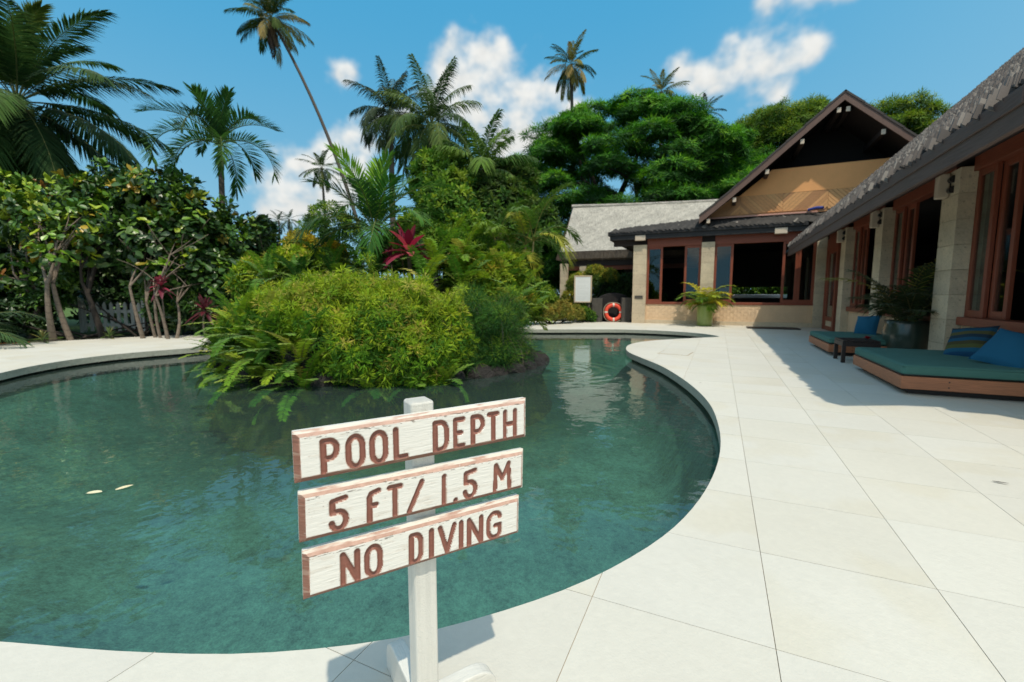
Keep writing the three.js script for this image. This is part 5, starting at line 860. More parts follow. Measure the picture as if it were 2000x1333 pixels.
palm('feather_palm', 'mid-green feather palm in front of the rain tree left edge with hanging leaflets', [-7.8, -0.05, -14.5], [-7.86, 5.0, -14.6], { r0: 0.13, r1: 0.1, count: 22, seed: 73, shaft: { h: 0.5, c: [0.12, 0.18, 0.05] }, opt: royalOpt(2.1, [[[0.06, 0.14, 0.022], 3], [[0.11, 0.20, 0.025], 2]]) });
palm('island_palm', 'stout palm on the island with bright green upright young fronds', [-6.54, isleY(-6.54, -7.35), -7.35], [-6.6, 2.1, -7.45], { r0: 0.075, r1: 0.065, count: 22, seed: 74, shaft: { h: 0.35, c: [0.16, 0.24, 0.05] },
  opt: (q, r) => ({ L: lerp(1.75, 1.7, q) * (0.85 + 0.25 * r()), e0: lerp(1.5, 0.3, q) + jitter(r, 0.1), bend: lerp(0.3, 1.75, Math.pow(q, 0.7)) + 0.3 * r(), n: 32, ll: 0.5, lw: 0.040, a0: 58, a1: 24, droop: lerp(0.12, 0.5, q), v: 0.4, bare: 0.16, stem: 0.018, col: q < 0.22 ? pick([[[0.20, 0.38, 0.025], 2], [[0.12, 0.28, 0.025], 2]], r) : pick([[[0.035, 0.13, 0.016], 3], [[0.022, 0.08, 0.014], 3], [[0.06, 0.17, 0.018], 2]], r), stemCol: [0.18, 0.22, 0.05], curl: jitter(r, 0.3) }) });
{
  const b = [-4.25, isleY(-4.3, -9.2), -9.35], t = thing('clumping_palm', 'clump of slim arching golden-stemmed palms at the island end beside the thatched roof', 'palm tree', b), r = rng(75);
  for (let s = 0; s < 4; s++) {
    const a = V3(b[0] + jitter(r, 0.15), b[1], b[2] + jitter(r, 0.15)), e = V3(b[0] + [0.15, -0.15, 0.45, -0.45][s], 2.0 + 0.3 * r(), b[2] + jitter(r, 0.3)); part(t, 'cane', limb(path(a, e, V3(jitter(r, 0.1), 0, jitter(r, 0.1)), 7), taper(7, 0.028, 0.02), 6), std(0.22, 0.19, 0.08, { roughness: 0.6 }));
    fan(t, 'frond', 6, 750 + s, M.frond, (q, rr) => ({ L: 1.3 * (0.8 + 0.4 * rr()), e0: lerp(1.45, 0.5, q), bend: lerp(1.2, 2.1, q), n: 38, ll: 0.36, lw: 0.032, a0: 60, a1: 28, droop: 0.45, v: 0.5, bare: 0.2, stem: 0.012, col: pick([[[0.14, 0.24, 0.02], 3], [[0.08, 0.17, 0.018], 3], [[0.32, 0.33, 0.03], 1]], rr), stemCol: [0.26, 0.24, 0.06], curl: jitter(rr, 0.3) }), e.clone().sub(t.position));
  }
}
{
  const t = thing('fan_clump', 'low dark green palm clump with pointed fronds at the left edge of the deck border', 'palm', [-14.4, -0.03, -3.35]);
  fan(t, 'frond', 14, 76, M.frond, (q, r) => ({ L: 1.6 * (0.75 + 0.4 * r()), e0: lerp(1.3, 0.3, q), bend: 1.1 + 0.5 * r(), n: 26, ll: 0.42, lw: 0.032, droop: 0.4, v: 0.2, bare: 0.22, stem: 0.012, col: pick([[[0.025, 0.065, 0.025], 3], [[0.05, 0.11, 0.03], 2], [[0.12, 0.2, 0.03], 0.7]], r), curl: jitter(r, 0.3) }), V3(0, 0.1, 0));
}

// the bush that covers the island, and what grows round it
const bambooTuft = sprig(18, 0.10, 0.0165, 411, { segs: 2, droop: 0.25, fold: 0.1, lo: -35, hi: 75, belly: 0.35, off: 0.25 });
const bambooPal = [[[0.13, 0.28, 0.012], 4], [[0.25, 0.38, 0.014], 3], [[0.05, 0.15, 0.01], 4], [[0.38, 0.34, 0.06], 0.4]], bambooTop = [[[0.33, 0.42, 0.016], 4], [[0.22, 0.36, 0.014], 3], [[0.45, 0.40, 0.07], 0.8]];  // bambooTop paints the sunlit look onto tufts that face up
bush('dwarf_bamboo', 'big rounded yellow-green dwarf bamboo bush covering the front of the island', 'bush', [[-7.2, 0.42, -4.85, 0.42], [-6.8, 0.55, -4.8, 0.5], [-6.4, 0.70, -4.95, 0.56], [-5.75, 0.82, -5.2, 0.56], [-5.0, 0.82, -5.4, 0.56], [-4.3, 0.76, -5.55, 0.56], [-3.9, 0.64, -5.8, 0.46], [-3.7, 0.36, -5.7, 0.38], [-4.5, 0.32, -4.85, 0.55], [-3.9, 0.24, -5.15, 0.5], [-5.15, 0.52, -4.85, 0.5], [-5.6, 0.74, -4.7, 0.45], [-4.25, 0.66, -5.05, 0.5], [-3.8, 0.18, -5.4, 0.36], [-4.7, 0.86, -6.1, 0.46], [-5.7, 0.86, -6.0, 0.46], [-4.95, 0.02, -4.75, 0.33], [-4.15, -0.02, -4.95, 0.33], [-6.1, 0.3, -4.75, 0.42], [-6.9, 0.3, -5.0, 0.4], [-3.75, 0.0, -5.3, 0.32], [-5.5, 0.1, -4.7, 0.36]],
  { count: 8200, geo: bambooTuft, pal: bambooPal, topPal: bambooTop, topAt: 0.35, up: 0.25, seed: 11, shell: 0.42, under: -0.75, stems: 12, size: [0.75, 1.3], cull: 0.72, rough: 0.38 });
{ // longer shoots standing out of the bush
  const r = rng(58), o = scene.getObjectByName('dwarf_bamboo'), list = [], shoots = new Shape3();
  for (let k = 0; k < 120; k++) {
    const x = -6.9 + 3.2 * r(), zc = -5.3 - 0.3 * Math.abs(x + 5.2), a = jitter(r, 1), b = V3(x, 0.50 + 0.42 * (1 - Math.abs(x + 5) / 2) + jitter(r, 0.35), zc + 0.45 * r()), d = V3(jitter(r, 0.7), 0.35 + 0.6 * r(), 0.5 * r() + 0.1).normalize(), L = 0.28 + 0.26 * r(), m = b.clone().addScaledVector(d, L), e = m.clone().addScaledVector(V3(d.x, -0.25, d.z), 0.16);
    shoots.tube([b, b.clone().lerp(m, 0.6), m, e], [0.004, 0.0035, 0.003, 0.0015], 4, [0.25, 0.26, 0.05]);
    for (let j = 0; j < 4; j++) list.push({ p: j < 3 ? b.clone().lerp(m, 0.55 + 0.2 * j) : e, q: quatTo(d.clone().add(V3(jitter(r, 0.6), -0.2, jitter(r, 0.6))), r), s: 0.7 + 0.5 * r(), c: vary(pick([[[0.30, 0.40, 0.016], 3], [[0.18, 0.32, 0.014], 2], [[0.46, 0.42, 0.08], 0.6]], r), r, 0.25) });
  }
  instanced(o, 'shoot_leaves', bambooTuft, M.leaf, list, o.position); const g = shoots.build(); g.translate(-o.position.x, -o.position.y, -o.position.z); obj('shoot', g, M.glossLeaf, o);
}
const wispy = sprig(16, 0.11, 0.017, 412, { segs: 1, droop: 0.1, fold: 0, lo: -60, hi: 80, off: 0.4 });
{
  const r0 = rng(59), lobes = []; for (let k = 0; k < 15; k++) { const q = r0(); lobes.push([-3.72 + 0.78 * r0(), 0.02 + 0.95 * q, -6.1 - 1.05 * r0() - 0.15 * q, 0.16 + 0.17 * r0()]); } lobes.push([-3.5, 0.08, -5.95, 0.27], [-3.25, 0.03, -6.3, 0.25], [-3.02, 0.16, -6.95, 0.22], [-3.1, 0.0, -6.6, 0.22]);
  const t = bush('feathery_shrub', 'feathery dark green shrub trailing over the water at the right end of the island', 'bush', lobes, { count: 1900, geo: wispy, pal: [[[0.025, 0.10, 0.02], 4], [[0.05, 0.16, 0.025], 3], [[0.12, 0.24, 0.02], 1]], topPal: [[[0.08, 0.22, 0.025], 3], [[0.20, 0.32, 0.02], 1.5], [[0.03, 0.12, 0.02], 2]], seed: 12, shell: 0.8, under: -0.9, stems: 12, size: [0.7, 1.5], stemMat: M.bark, cull: 0.45, rough: 0.6, up: 0.15 });
  const r = rng(60), S = new Shape3();                            // thin drooping sprays
  for (let k = 0; k < 150; k++) {
    const a = V3(-3.65 + 0.6 * r(), 0.2 + 0.85 * r(), -6.2 - 0.9 * r()), d = V3(0.4 + 0.6 * r(), 0.5 * r() + 0.15, 0.9 * r() - 0.1).normalize(), L = 0.25 + 0.3 * r(), m = a.clone().addScaledVector(d, L * 0.6), e = m.clone().addScaledVector(V3(d.x, -0.5 - 0.6 * r(), d.z), L * 0.5), c = vary(pick([[[0.06, 0.17, 0.025], 3], [[0.14, 0.26, 0.025], 2], [[0.03, 0.10, 0.02], 2]], r), r, 0.3);
    S.tube([a, m, e], [0.003, 0.0025, 0.001], 3, [0.12, 0.13, 0.05]);
    for (let j = 0; j < 12; j++) { const p = j < 6 ? a.clone().lerp(m, 0.3 + 0.12 * j) : m.clone().lerp(e, (j - 5) / 7); S.blade(p, V3(jitter(r, 1), jitter(r, 0.6) - 0.1, jitter(r, 1)).normalize(), UP, 0.055 + 0.03 * r(), 0.011, { segs: 1, fold: 0, col: c }); }
  }
  const g = S.build(); g.translate(-t.position.x, -t.position.y, -t.position.z); obj('spray', g, M.frond, t);
}
{ // bare twigs hanging at the island's right end
  const r = rng(19), g = []; for (let k = 0; k < 16; k++) { const a = V3(-3.35 + jitter(r, 0.2), 0.25 + 0.3 * r(), -6.75 + jitter(r, 0.3)), e = V3(-2.95 + jitter(r, 0.15), -0.15 + 0.45 * r(), -6.9 + jitter(r, 0.35)); g.push(limb(path(a, e, V3(0.1 * r(), 0.08 + 0.06 * r(), 0.05), 6), taper(6, 0.007, 0.0025), 4)); }
  const t = thing('dry_twigs', 'tangle of dry brown hanging twigs above the rocks at the island end', 'twigs', [-3.2, -0.1, -6.8]); part(t, 'twig', g, M.paleBark); const s = new Shape3(); for (let k = 0; k < 26; k++) { const o = V3(0.12 + jitter(r, 0.2), 0.15 + 0.4 * r(), jitter(r, 0.4)); s.blade(o, V3(jitter(r, 1), -0.3 - r(), jitter(r, 1)).normalize(), UP, 0.06, 0.014, { segs: 2, col: vary([0.2, 0.13, 0.07], r, 0.3) }); } obj('dry_leaf', s.build(), M.glossLeaf, t);
}
function fern(label, p, count, seed, { L = 0.62, cols, group, e = [1.35, 0.1], bend = [0.8, 1.3], arc, ll = 0.11, lw = 0.028, n = 26 }) {
  const y = isleDist(p[0], p[2]) > 0.05 ? Math.max(isleY(p[0], p[2]), -0.3) : p[1], t = thing('sword_fern', label, 'fern', [p[0], Math.max(p[1] - 0.12, -0.2), p[2]], 0, group);
  fan(t, 'frond', count, seed, M.frond, (q, r) => ({ L: L * (0.75 + 0.45 * r()), e0: lerp(e[0], e[1], q) + jitter(r, 0.15), bend: lerp(bend[0], bend[1], q) + jitter(r, 0.25), n, ll, lw, a0: 85, a1: 55, droop: 0.12, v: 0.1, bare: 0.08, stem: 0.005, col: pick(cols, r), stemCol: [0.15, 0.12, 0.04], curl: jitter(r, 0.35), fold: 0, segs: 2 }), V3(0, 0, 0)); return t;
}
const fernLit = [[[0.15, 0.29, 0.016], 3], [[0.26, 0.37, 0.018], 3], [[0.08, 0.20, 0.016], 2], [[0.42, 0.40, 0.06], 0.6]], fernDeep = [[[0.08, 0.20, 0.018], 3], [[0.15, 0.28, 0.018], 3], [[0.04, 0.12, 0.016], 2]];
const LF = [[-7.45, 0.28, -4.95], [-7.0, 0.12, -4.6], [-6.45, 0.02, -4.35], [-6.0, 0.0, -4.2], [-5.6, 0.25, -4.4], [-5.15, -0.08, -4.3], [-6.9, 0.42, -4.75], [-5.75, 0.48, -4.5], [-7.5, 0.55, -5.3], [-6.25, 0.45, -4.6], [-6.7, -0.02, -4.4], [-5.45, -0.05, -4.25], [-7.6, 0.1, -4.8], [-6.6, 0.62, -4.45], [-5.95, 0.3, -4.3], [-7.1, 0.6, -4.75], [-5.25, 0.3, -4.35]];
LF.forEach((p, k) => fern('yellow-green sword fern arching over the water at the left foot of the island', p, 13, 900 + k, { cols: fernLit, group: 'sword ferns along the left foot of the island', L: 0.78, ll: 0.115, lw: 0.036 }));
[[-3.75, -0.05, -4.95, 'small bright fern dipping to the water under the middle of the island bush'], [-4.25, -0.12, -4.6, 'tiny fern at the waterline below the island bush, just left of the signpost'], [-3.45, -0.02, -5.25, 'little fern at the waterline under the right of the island bush']].forEach(([x, y, z, l], k) => fern(l, [x, y, z], 9, 930 + k, { cols: fernLit, L: 0.42, ll: 0.09 }));
const RF = [[-5.0, 1.75, -7.3], [-4.73, 1.95, -7.9], [-4.34, 1.7, -8.04], [-3.96, 1.4, -8.19], [-3.6, 1.05, -8.11], [-4.38, 1.35, -7.2], [-3.99, 1.15, -7.59], [-3.4, 0.75, -7.86], [-5.3, 2.1, -8.2], [-4.81, 1.4, -6.68], [-5.12, 2.3, -8.9], [-4.15, 1.8, -8.84], [-3.75, 0.8, -7.35], [-4.55, 1.55, -7.55], [-3.55, 0.9, -7.55]];
RF.forEach((p, k) => fern('sunlit yellow-green fern on the right shoulder of the island', p, 13, 950 + k, { cols: fernLit, group: 'ferns on the right shoulder of the island', L: 0.78, ll: 0.15, lw: 0.036, n: 24 }));
const BF = [[-6.65, 1.75, -6.99], [-6.95, 1.6, -6.61], [-7.7, 1.6, -6.37], [-8.0, 1.5, -5.97], [-7.6, 1.9, -6.98], [-6.0, 1.6, -6.7], [-7.3, 1.45, -6.1], [-5.9, 1.9, -7.4]];
BF.forEach((p, k) => fern('upright green fern standing behind the island bush under the stout palm', p, 12, 980 + k, { cols: fernDeep, group: 'ferns behind the island bush', L: 0.7, ll: 0.12, lw: 0.03 }));
// red-leaved plants
function cordyline(name, label, p, top, { leaves = 16, len = 0.5, w = 0.1, cols, seed = 1, stem = 0.03, lo = -0.3, hi = 1.4, cat = 'plant', mat = M.glossLeaf }) {
  const t = thing(name, label, cat, p), r = rng(seed), a = V3(...p), b = V3(...top); part(t, 'stem', limb(path(a, b, V3(jitter(r, 0.05), 0, jitter(r, 0.05)), 5), taper(5, stem, stem * 0.75), 7), M.bark);
  for (let k = 0; k < leaves; k++) { const q = k / leaves, e = lerp(hi, lo, q), az = k * 2.4 + jitter(r, 0.3), d = V3(Math.cos(az) * Math.cos(e), Math.sin(e), Math.sin(az) * Math.cos(e)), S = new Shape3(); S.blade(V3(0, 0, 0), d, UP, len * (0.75 + 0.4 * r()), w * (0.8 + 0.4 * r()), { segs: 5, droop: 0.18 + 0.25 * q, fold: 0.3, belly: 0.45, col: vary(pick(cols, r), r, 0.2) }); const f = obj('leaf', S.build(), mat, t); f.position.copy(b).sub(t.position).add(V3(0, -0.12 * q, 0)); }
  return t;
}
const magenta = [[[0.46, 0.025, 0.09], 3], [[0.24, 0.015, 0.05], 2], [[0.60, 0.08, 0.13], 2], [[0.65, 0.25, 0.18], 0.7]], maroon = [[[0.09, 0.012, 0.012], 3], [[0.16, 0.025, 0.012], 2], [[0.05, 0.01, 0.01], 2], [[0.24, 0.08, 0.02], 0.8]];
cordyline('red_cordyline', 'magenta-leaved cordyline glowing in the sun at the top of the island bush', [-5.42, isleY(-5.42, -7.1), -7.1], [-5.36, 1.98, -6.95], { leaves: 20, len: 0.62, w: 0.15, cols: magenta, seed: 21, stem: 0.05, hi: 1.3, lo: -0.15, mat: M.frond });
cordyline('red_cordyline', 'smaller dark magenta cordyline just left of the bright one by the palm trunk', [-5.95, isleY(-5.95, -7.1), -7.1], [-5.92, 1.9, -7.1], { leaves: 12, len: 0.34, w: 0.09, cols: [[[0.12, 0.012, 0.035], 2], [[0.2, 0.02, 0.05], 1]], seed: 22, stem: 0.025 });
cordyline('red_cordyline', 'red cordyline on a thin stem among the pale trunks at the left', [-12.85, -0.05, -6.6], [-12.6, 1.35, -6.45], { leaves: 20, len: 0.38, w: 0.10, cols: [[[0.26, 0.03, 0.06], 3], [[0.12, 0.015, 0.03], 3]], seed: 23, stem: 0.02, lo: -0.7 });
cordyline('red_cordyline', 'low dark red cordyline in the shade behind the left end of the island bush', [-12.1, -0.05, -7.15], [-12.05, 0.75, -7.15], { leaves: 24, len: 0.5, w: 0.09, cols: [[[0.14, 0.02, 0.035], 3], [[0.08, 0.012, 0.02], 3]], seed: 24, stem: 0.025, lo: -0.6 });
for (const [x, y, z, s, l] of [[-5.05, 2.55, -10.1, 25, 'maroon narrow-leaved croton above the ferns at the right of the island, the upper of two'], [-4.8, 2.15, -9.85, 26, 'maroon narrow-leaved croton above the ferns at the right of the island, the lower of two']]) cordyline('red_croton', l, [x, isleY(x, z), z], [x, y, z], { leaves: 46, len: 0.3, w: 0.05, cols: maroon, seed: s, stem: 0.025, hi: 1.4, lo: -0.9 });
{ const t = thing('seed_frond', 'upright dark brown and yellow barred frond standing in front of the magenta cordyline', 'frond', [-5.33, 1.42, -6.75]); const r = rng(27), S = new Shape3(); frond(S, { L: 1.0, e0: 1.62, bend: -0.25, n: 30, ll: 0.12, lw: 0.018, a0: 75, a1: 55, droop: 0.3, v: 0.1, bare: 0.04, stem: 0.008, col: [0.16, 0.10, 0.02], stemCol: [0.05, 0.03, 0.015], r, curl: 0.05 }); const f = obj('barred_frond', S.build(), M.glossLeaf, t); f.rotation.y = 0.5; obj('stem', limb([V3(0, -0.6, 0), V3(0, 0.02, 0)], [0.01, 0.008], 6), M.darkBark, t); }
// softer shrubs over the back of the island and beyond
const softTuft = sprig(16, 0.12, 0.035, 413, { segs: 2, droop: 0.2, fold: 0.15, lo: -30, hi: 80, off: 0.3 }), broadTuft = sprig(10, 0.2, 0.07, 414, { segs: 2, droop: 0.25, lo: -20, hi: 80 });
const midPal = [[[0.06, 0.16, 0.016], 4], [[0.11, 0.23, 0.018], 3], [[0.035, 0.10, 0.015], 3]], midTop = [[[0.15, 0.28, 0.018], 3], [[0.24, 0.34, 0.02], 2], [[0.08, 0.19, 0.016], 3]];
bush('lime_shrub', 'lime green shrub behind the left end of the island bush', 'bush', [[-8.6, 1.3, -6.2, 0.5], [-8.3, 1.55, -6.8, 0.55], [-7.6, 1.5, -7.0, 0.5]], { count: 1100, geo: softTuft, pal: fernLit, topPal: bambooTop, seed: 31 });
bush('yellow_croton', 'bright yellow-topped croton shrub on the skyline left of the island palm', 'bush', [[-8.65, 2.15, -7.3, 0.33], [-8.5, 1.75, -7.1, 0.35]], { count: 420, geo: softTuft, pal: midTop, topPal: [[[0.5, 0.36, 0.02], 3], [[0.3, 0.3, 0.03], 2]], seed: 32 });
bush('yellow_croton', 'smaller yellow croton between the skyline croton and the island palm trunk', 'bush', [[-7.75, 1.95, -7.4, 0.25], [-7.6, 1.7, -7.3, 0.25]], { count: 260, geo: softTuft, pal: midPal, topPal: [[[0.5, 0.34, 0.02], 3], [[0.3, 0.3, 0.03], 2]], seed: 33 });
bush('lime_shrub', 'sunlit lime green shrub on the right shoulder of the island above the feathery shrub', 'bush', [[-4.15, 1.15, -7.75, 0.5], [-3.75, 0.8, -7.75, 0.42], [-4.6, 1.35, -7.9, 0.5], [-4.05, 1.5, -8.4, 0.45], [-3.55, 0.75, -8.1, 0.35]], { count: 1500, geo: softTuft, pal: [[[0.15, 0.27, 0.018], 3], [[0.24, 0.34, 0.02], 2], [[0.07, 0.17, 0.015], 2]], topPal: [[[0.32, 0.40, 0.02], 3], [[0.22, 0.33, 0.018], 2], [[0.45, 0.36, 0.04], 0.6]], seed: 53, rough: 0.4 });
bush('leafy_shrub', 'dense green shrub on the island crest right of the magenta cordyline', 'bush', [[-5.6, 1.9, -8.4, 0.65], [-5.0, 1.75, -8.7, 0.6], [-6.2, 2.1, -8.8, 0.65]], { count: 1500, geo: softTuft, pal: midPal, topPal: midTop, seed: 34 });
bush('leafy_shrub', 'tall mixed green shrub at the back of the island beneath the feather palm', 'bush', [[-6.8, 2.4, -9.6, 0.75], [-6.2, 3.1, -9.8, 0.65], [-7.4, 2.0, -9.2, 0.7], [-5.7, 2.5, -9.6, 0.6]], { count: 1700, geo: broadTuft, pal: midPal, topPal: midTop, seed: 35 });
bush('round_tree', 'mid-green leafy tree behind the island between the two feather palms', 'tree', [[-9.67, 5.2, -14.88, 1.3], [-8.4, 3.96, -13.6, 1.3], [-9.2, 2.6, -13.2, 1.4], [-8.9, 4.6, -14.6, 1.0]], { count: 2000, geo: sprig(14, 0.24, 0.09, 415, { segs: 2 }), pal: midPal, topPal: midTop, seed: 36, crown: 'crown', shell: 0.5 });
bush('round_tree', 'dark leafy tree against the rain tree just left of the thatched roof', 'tree', [[-7.0, 3.9, -14.2, 1.2], [-6.4, 2.8, -13.4, 1.1], [-5.9, 3.4, -14.4, 0.9], [-7.4, 5.2, -15.9, 1.0]], { count: 1900, geo: sprig(14, 0.22, 0.085, 416, { segs: 2 }), pal: midPal, topPal: [[[0.06, 0.12, 0.02], 3], [[0.1, 0.16, 0.02], 2]], seed: 37, crown: 'crown', shell: 0.5 });
bush('round_tree', 'small dark green tree on the skyline beneath the lone slim palm', 'tree', [[-12.07, 3.5, -11.32, 0.7], [-12.37, 3.0, -11.15, 0.7], [-11.58, 3.0, -11.5, 0.75], [-11.9, 2.0, -11.3, 0.9], [-11.3, 1.3, -11.5, 0.8]], { count: 1400, geo: softTuft, pal: [[[0.03, 0.085, 0.02], 3], [[0.05, 0.12, 0.025], 3]], topPal: midTop, seed: 38, crown: 'crown' });
bush('low_shrub', 'low yellow-green border shrub along the path left of the notice board', 'bush', [[-5.9, 0.35, -15.9, 0.38], [-5.5, 0.4, -16.5, 0.42], [-5.2, 0.32, -17.2, 0.34], [-6.4, 0.35, -15.6, 0.4]], { count: 800, geo: softTuft, pal: [[[0.16, 0.2, 0.03], 3], [[0.26, 0.25, 0.04], 2], [[0.35, 0.26, 0.05], 1]], topPal: [[[0.26, 0.26, 0.04], 2], [[0.4, 0.3, 0.05], 1]], seed: 39 });
bush('low_shrub', 'green leafy plant at the foot of the notice board', 'bush', [[-5.0, 0.3, -17.75, 0.28], [-4.75, 0.2, -17.8, 0.22]], { count: 260, geo: softTuft, pal: midPal, topPal: midTop, seed: 40 });
bush('low_shrub', 'yellow-leaved shrub rising behind the notice board', 'bush', [[-5.6, 1.5, -19.2, 0.55], [-5.0, 1.95, -19.6, 0.45], [-4.5, 1.85, -19.9, 0.4], [-5.8, 0.8, -18.9, 0.5]], { count: 900, geo: softTuft, pal: [[[0.12, 0.19, 0.02], 3], [[0.07, 0.13, 0.02], 2]], topPal: [[[0.36, 0.33, 0.03], 3], [[0.2, 0.25, 0.03], 2]], seed: 41 });
bush('dark_hedge', 'dark green hedge in the shade of the thatched eave behind the stone gateposts', 'hedge', [[-4.3, 1.1, -20.6, 0.9], [-3.6, 1.2, -20.9, 0.9], [-3.0, 1.0, -21.2, 0.8], [-5.2, 0.9, -20.8, 0.8]], { count: 1300, geo: broadTuft, pal: [[[0.03, 0.075, 0.015], 3], [[0.05, 0.11, 0.02], 2]], seed: 42 });
bush('dark_hedge', 'shaded planting below the thatched roof at the left of its posts', 'hedge', [[-7.9, 0.8, -20.5, 0.8], [-8.6, 1.2, -19.6, 1.0], [-7.2, 0.6, -19.6, 0.6], [-9.4, 1.4, -18.6, 1.1]], { count: 1300, geo: broadTuft, pal: midPal, topPal: midTop, seed: 43 });
// understorey behind the left trees, with a picket fence
const hedgePal = [[[0.02, 0.05, 0.014], 4], [[0.035, 0.08, 0.018], 3], [[0.06, 0.11, 0.02], 1]];
bush('dark_hedge', 'deep dark hedge behind the left trees, left of the picket fence', 'hedge', [[-18.2, 1.2, -5.6, 1.2], [-17.2, 2.3, -6.4, 1.1], [-17.6, 3.2, -7.0, 1.0], [-19.6, 2.6, -6.5, 1.4], [-18.4, 1.0, -4.4, 1.2]], { count: 1800, geo: broadTuft, m: M.leafGloss, pal: hedgePal, seed: 44, size: [0.9, 1.5], shell: 0.5 });
bush('dark_hedge', 'deep dark hedge behind the left trees, right of the picket fence', 'hedge', [[-14.8, 1.0, -8.4, 0.95], [-14.3, 2.0, -8.9, 0.95], [-13.6, 0.9, -8.8, 0.8], [-15.4, 2.6, -8.8, 0.9], [-12.9, 0.6, -8.6, 0.6], [-13.2, 1.3, -9.3, 0.7]], { count: 1900, geo: broadTuft, m: M.leafGloss, pal: hedgePal, seed: 45, size: [0.9, 1.5], shell: 0.5 });
bush('dark_hedge', 'upper dark foliage above the picket fence behind the left trees', 'hedge', [[-16.4, 2.2, -7.4, 0.85], [-16.0, 2.9, -7.9, 0.9], [-16.9, 3.2, -7.6, 0.9]], { count: 1200, geo: broadTuft, m: M.leafGloss, pal: hedgePal, seed: 46, size: [0.9, 1.5], shell: 0.5 });
bush('dark_hedge', 'low dark undergrowth on the soil behind the left trunks', 'undergrowth', [[-16.6, 0.3, -5.4, 0.5], [-17.4, 0.5, -4.6, 0.8], [-14.2, 0.4, -7.8, 0.55], [-13.2, 0.35, -7.6, 0.5], [-16.0, 0.5, -4.4, 0.5]], { count: 1500, geo: broadTuft, m: M.leafGloss, pal: hedgePal, seed: 51, size: [0.8, 1.3], shell: 0.6 });
bush('leafy_shrub', 'mid-green understorey shrub filling the space between the left trunks', 'shrub', [[-14.2, 1.2, -7.1, 0.5], [-15.9, 1.5, -5.9, 0.5], [-13.4, 0.9, -7.6, 0.5], [-13.9, 0.6, -7.2, 0.4], [-16.4, 1.0, -5.6, 0.5], [-12.7, 0.8, -7.6, 0.42]], { count: 1500, geo: broadTuft, m: M.leafGloss, pal: [[[0.03, 0.08, 0.014], 4], [[0.05, 0.12, 0.018], 3], [[0.10, 0.19, 0.02], 1]], seed: 57, shell: 0.6 });
bush('dark_hedge', 'tall dark hedge closing the view beyond the lawn behind the picket fence', 'hedge', [[-22, 2.0, -8.5, 1.6], [-20.5, 2.4, -10, 1.6], [-19.5, 2.2, -11.5, 1.5], [-18, 2.0, -12.5, 1.5], [-23.5, 2.5, -7, 1.6], [-21, 0.7, -9.3, 1.2], [-19, 0.7, -11.5, 1.2]], { count: 1900, geo: broadTuft, m: M.leafGloss, pal: hedgePal, seed: 52, size: [1.4, 2.2], shell: 0.5 });
{
  const t = thing('picket_fence', 'weathered white picket fence glimpsed between the trunks at the left', 'fence', [-16.1, 0, -6.95], 0.436); const r = rng(47);
  for (let k = 0; k < 9; k++) { const x = -0.8 + k * 0.2; const s = new THREE.Shape(); s.moveTo(-0.05, 0.05); s.lineTo(0.05, 0.05); s.lineTo(0.05, 0.82); s.lineTo(0, 0.9); s.lineTo(-0.05, 0.82); s.lineTo(-0.05, 0.05); const g = new THREE.ExtrudeGeometry(s, { depth: 0.02, bevelEnabled: false }); g.translate(x, jitter(r, 0.01), 0.02); obj('picket', g, M.whitePaint, t); }
  for (const y of [0.22, 0.62]) obj('rail', bx(-0.9, 0.9, y - 0.045, y + 0.045, -0.025, 0.018), M.whitePaint, t); for (const x of [-0.92, 0.92]) obj('post', bx(x - 0.05, x + 0.05, 0, 0.95, -0.07, 0.03), M.whitePaint, t);
}
{ const r = rng(48); for (const [x, z, l] of [[-14.15, -4.75, 'small bromeliad-like plant at the deck border between the first two trunks'], [-13.9, -5.9, 'small pale rosette plant at the deck border before the dark trunk']]) cordyline('border_plant', l, [x, -0.03, z], [x, 0.12, z], { leaves: 14, len: 0.3, w: 0.055, cols: [[[0.10, 0.16, 0.04], 2], [[0.18, 0.17, 0.04], 1]], seed: 49 + Math.floor(-x), stem: 0.02, lo: 0.1 }); }
// lava stones along the island's foot
{
  const r = rng(50), spots = [[-3.05, -6.55, 0.24], [-2.98, -6.95, 0.22], [-3.15, -6.25, 0.2], [-3.0, -7.35, 0.25], [-3.3, -5.95, 0.24], [-3.6, -5.55, 0.24], [-4.0, -5.15, 0.26], [-4.5, -4.8, 0.26], [-5.0, -4.55, 0.26], [-5.6, -4.35, 0.28], [-6.2, -4.35, 0.26], [-6.8, -4.5, 0.27], [-7.4, -4.75, 0.26], [-7.9, -5.1, 0.25], [-3.12, -7.8, 0.26], [-3.1, -6.7, 0.17], [-5.4, -4.62, 0.34], [-6.05, -4.65, 0.3]];
  spots.forEach(([x, z, s], k) => {
    const g = new THREE.IcosahedronGeometry(1, 3), p = g.attributes.position; for (let i = 0; i < p.count; i++) { const q = V3(p.getX(i), p.getY(i), p.getZ(i)), f = 1 + 0.42 * fbm3(q.x * 1.3 + k * 7, q.y * 1.3, q.z * 1.3, 4); p.setXYZ(i, q.x * f, q.y * f * 0.8, q.z * f); } g.computeVertexNormals();
    const top = k < 5 || k === 14 || k === 15, o = tag(obj('lava_rock', g, [M.lava, M.lavaDark, M.lava, M.lavaDark][k % 4]), top ? 'dark lava rock at the waterline on the right end of the island' : k > 15 ? 'larger purple-brown lava rock among the ferns at the left foot of the island' : 'dark lava rock at the waterline under the island bush', 'rock', top ? 'rocks at the right end of the island' : k > 15 ? 'rocks among the island ferns' : 'rocks under the island bush');
    o.position.set(x, k > 15 ? 0.2 : k === 15 ? 0.05 : -0.16, z); o.scale.setScalar(s); o.rotation.y = r() * 6;
  });
}
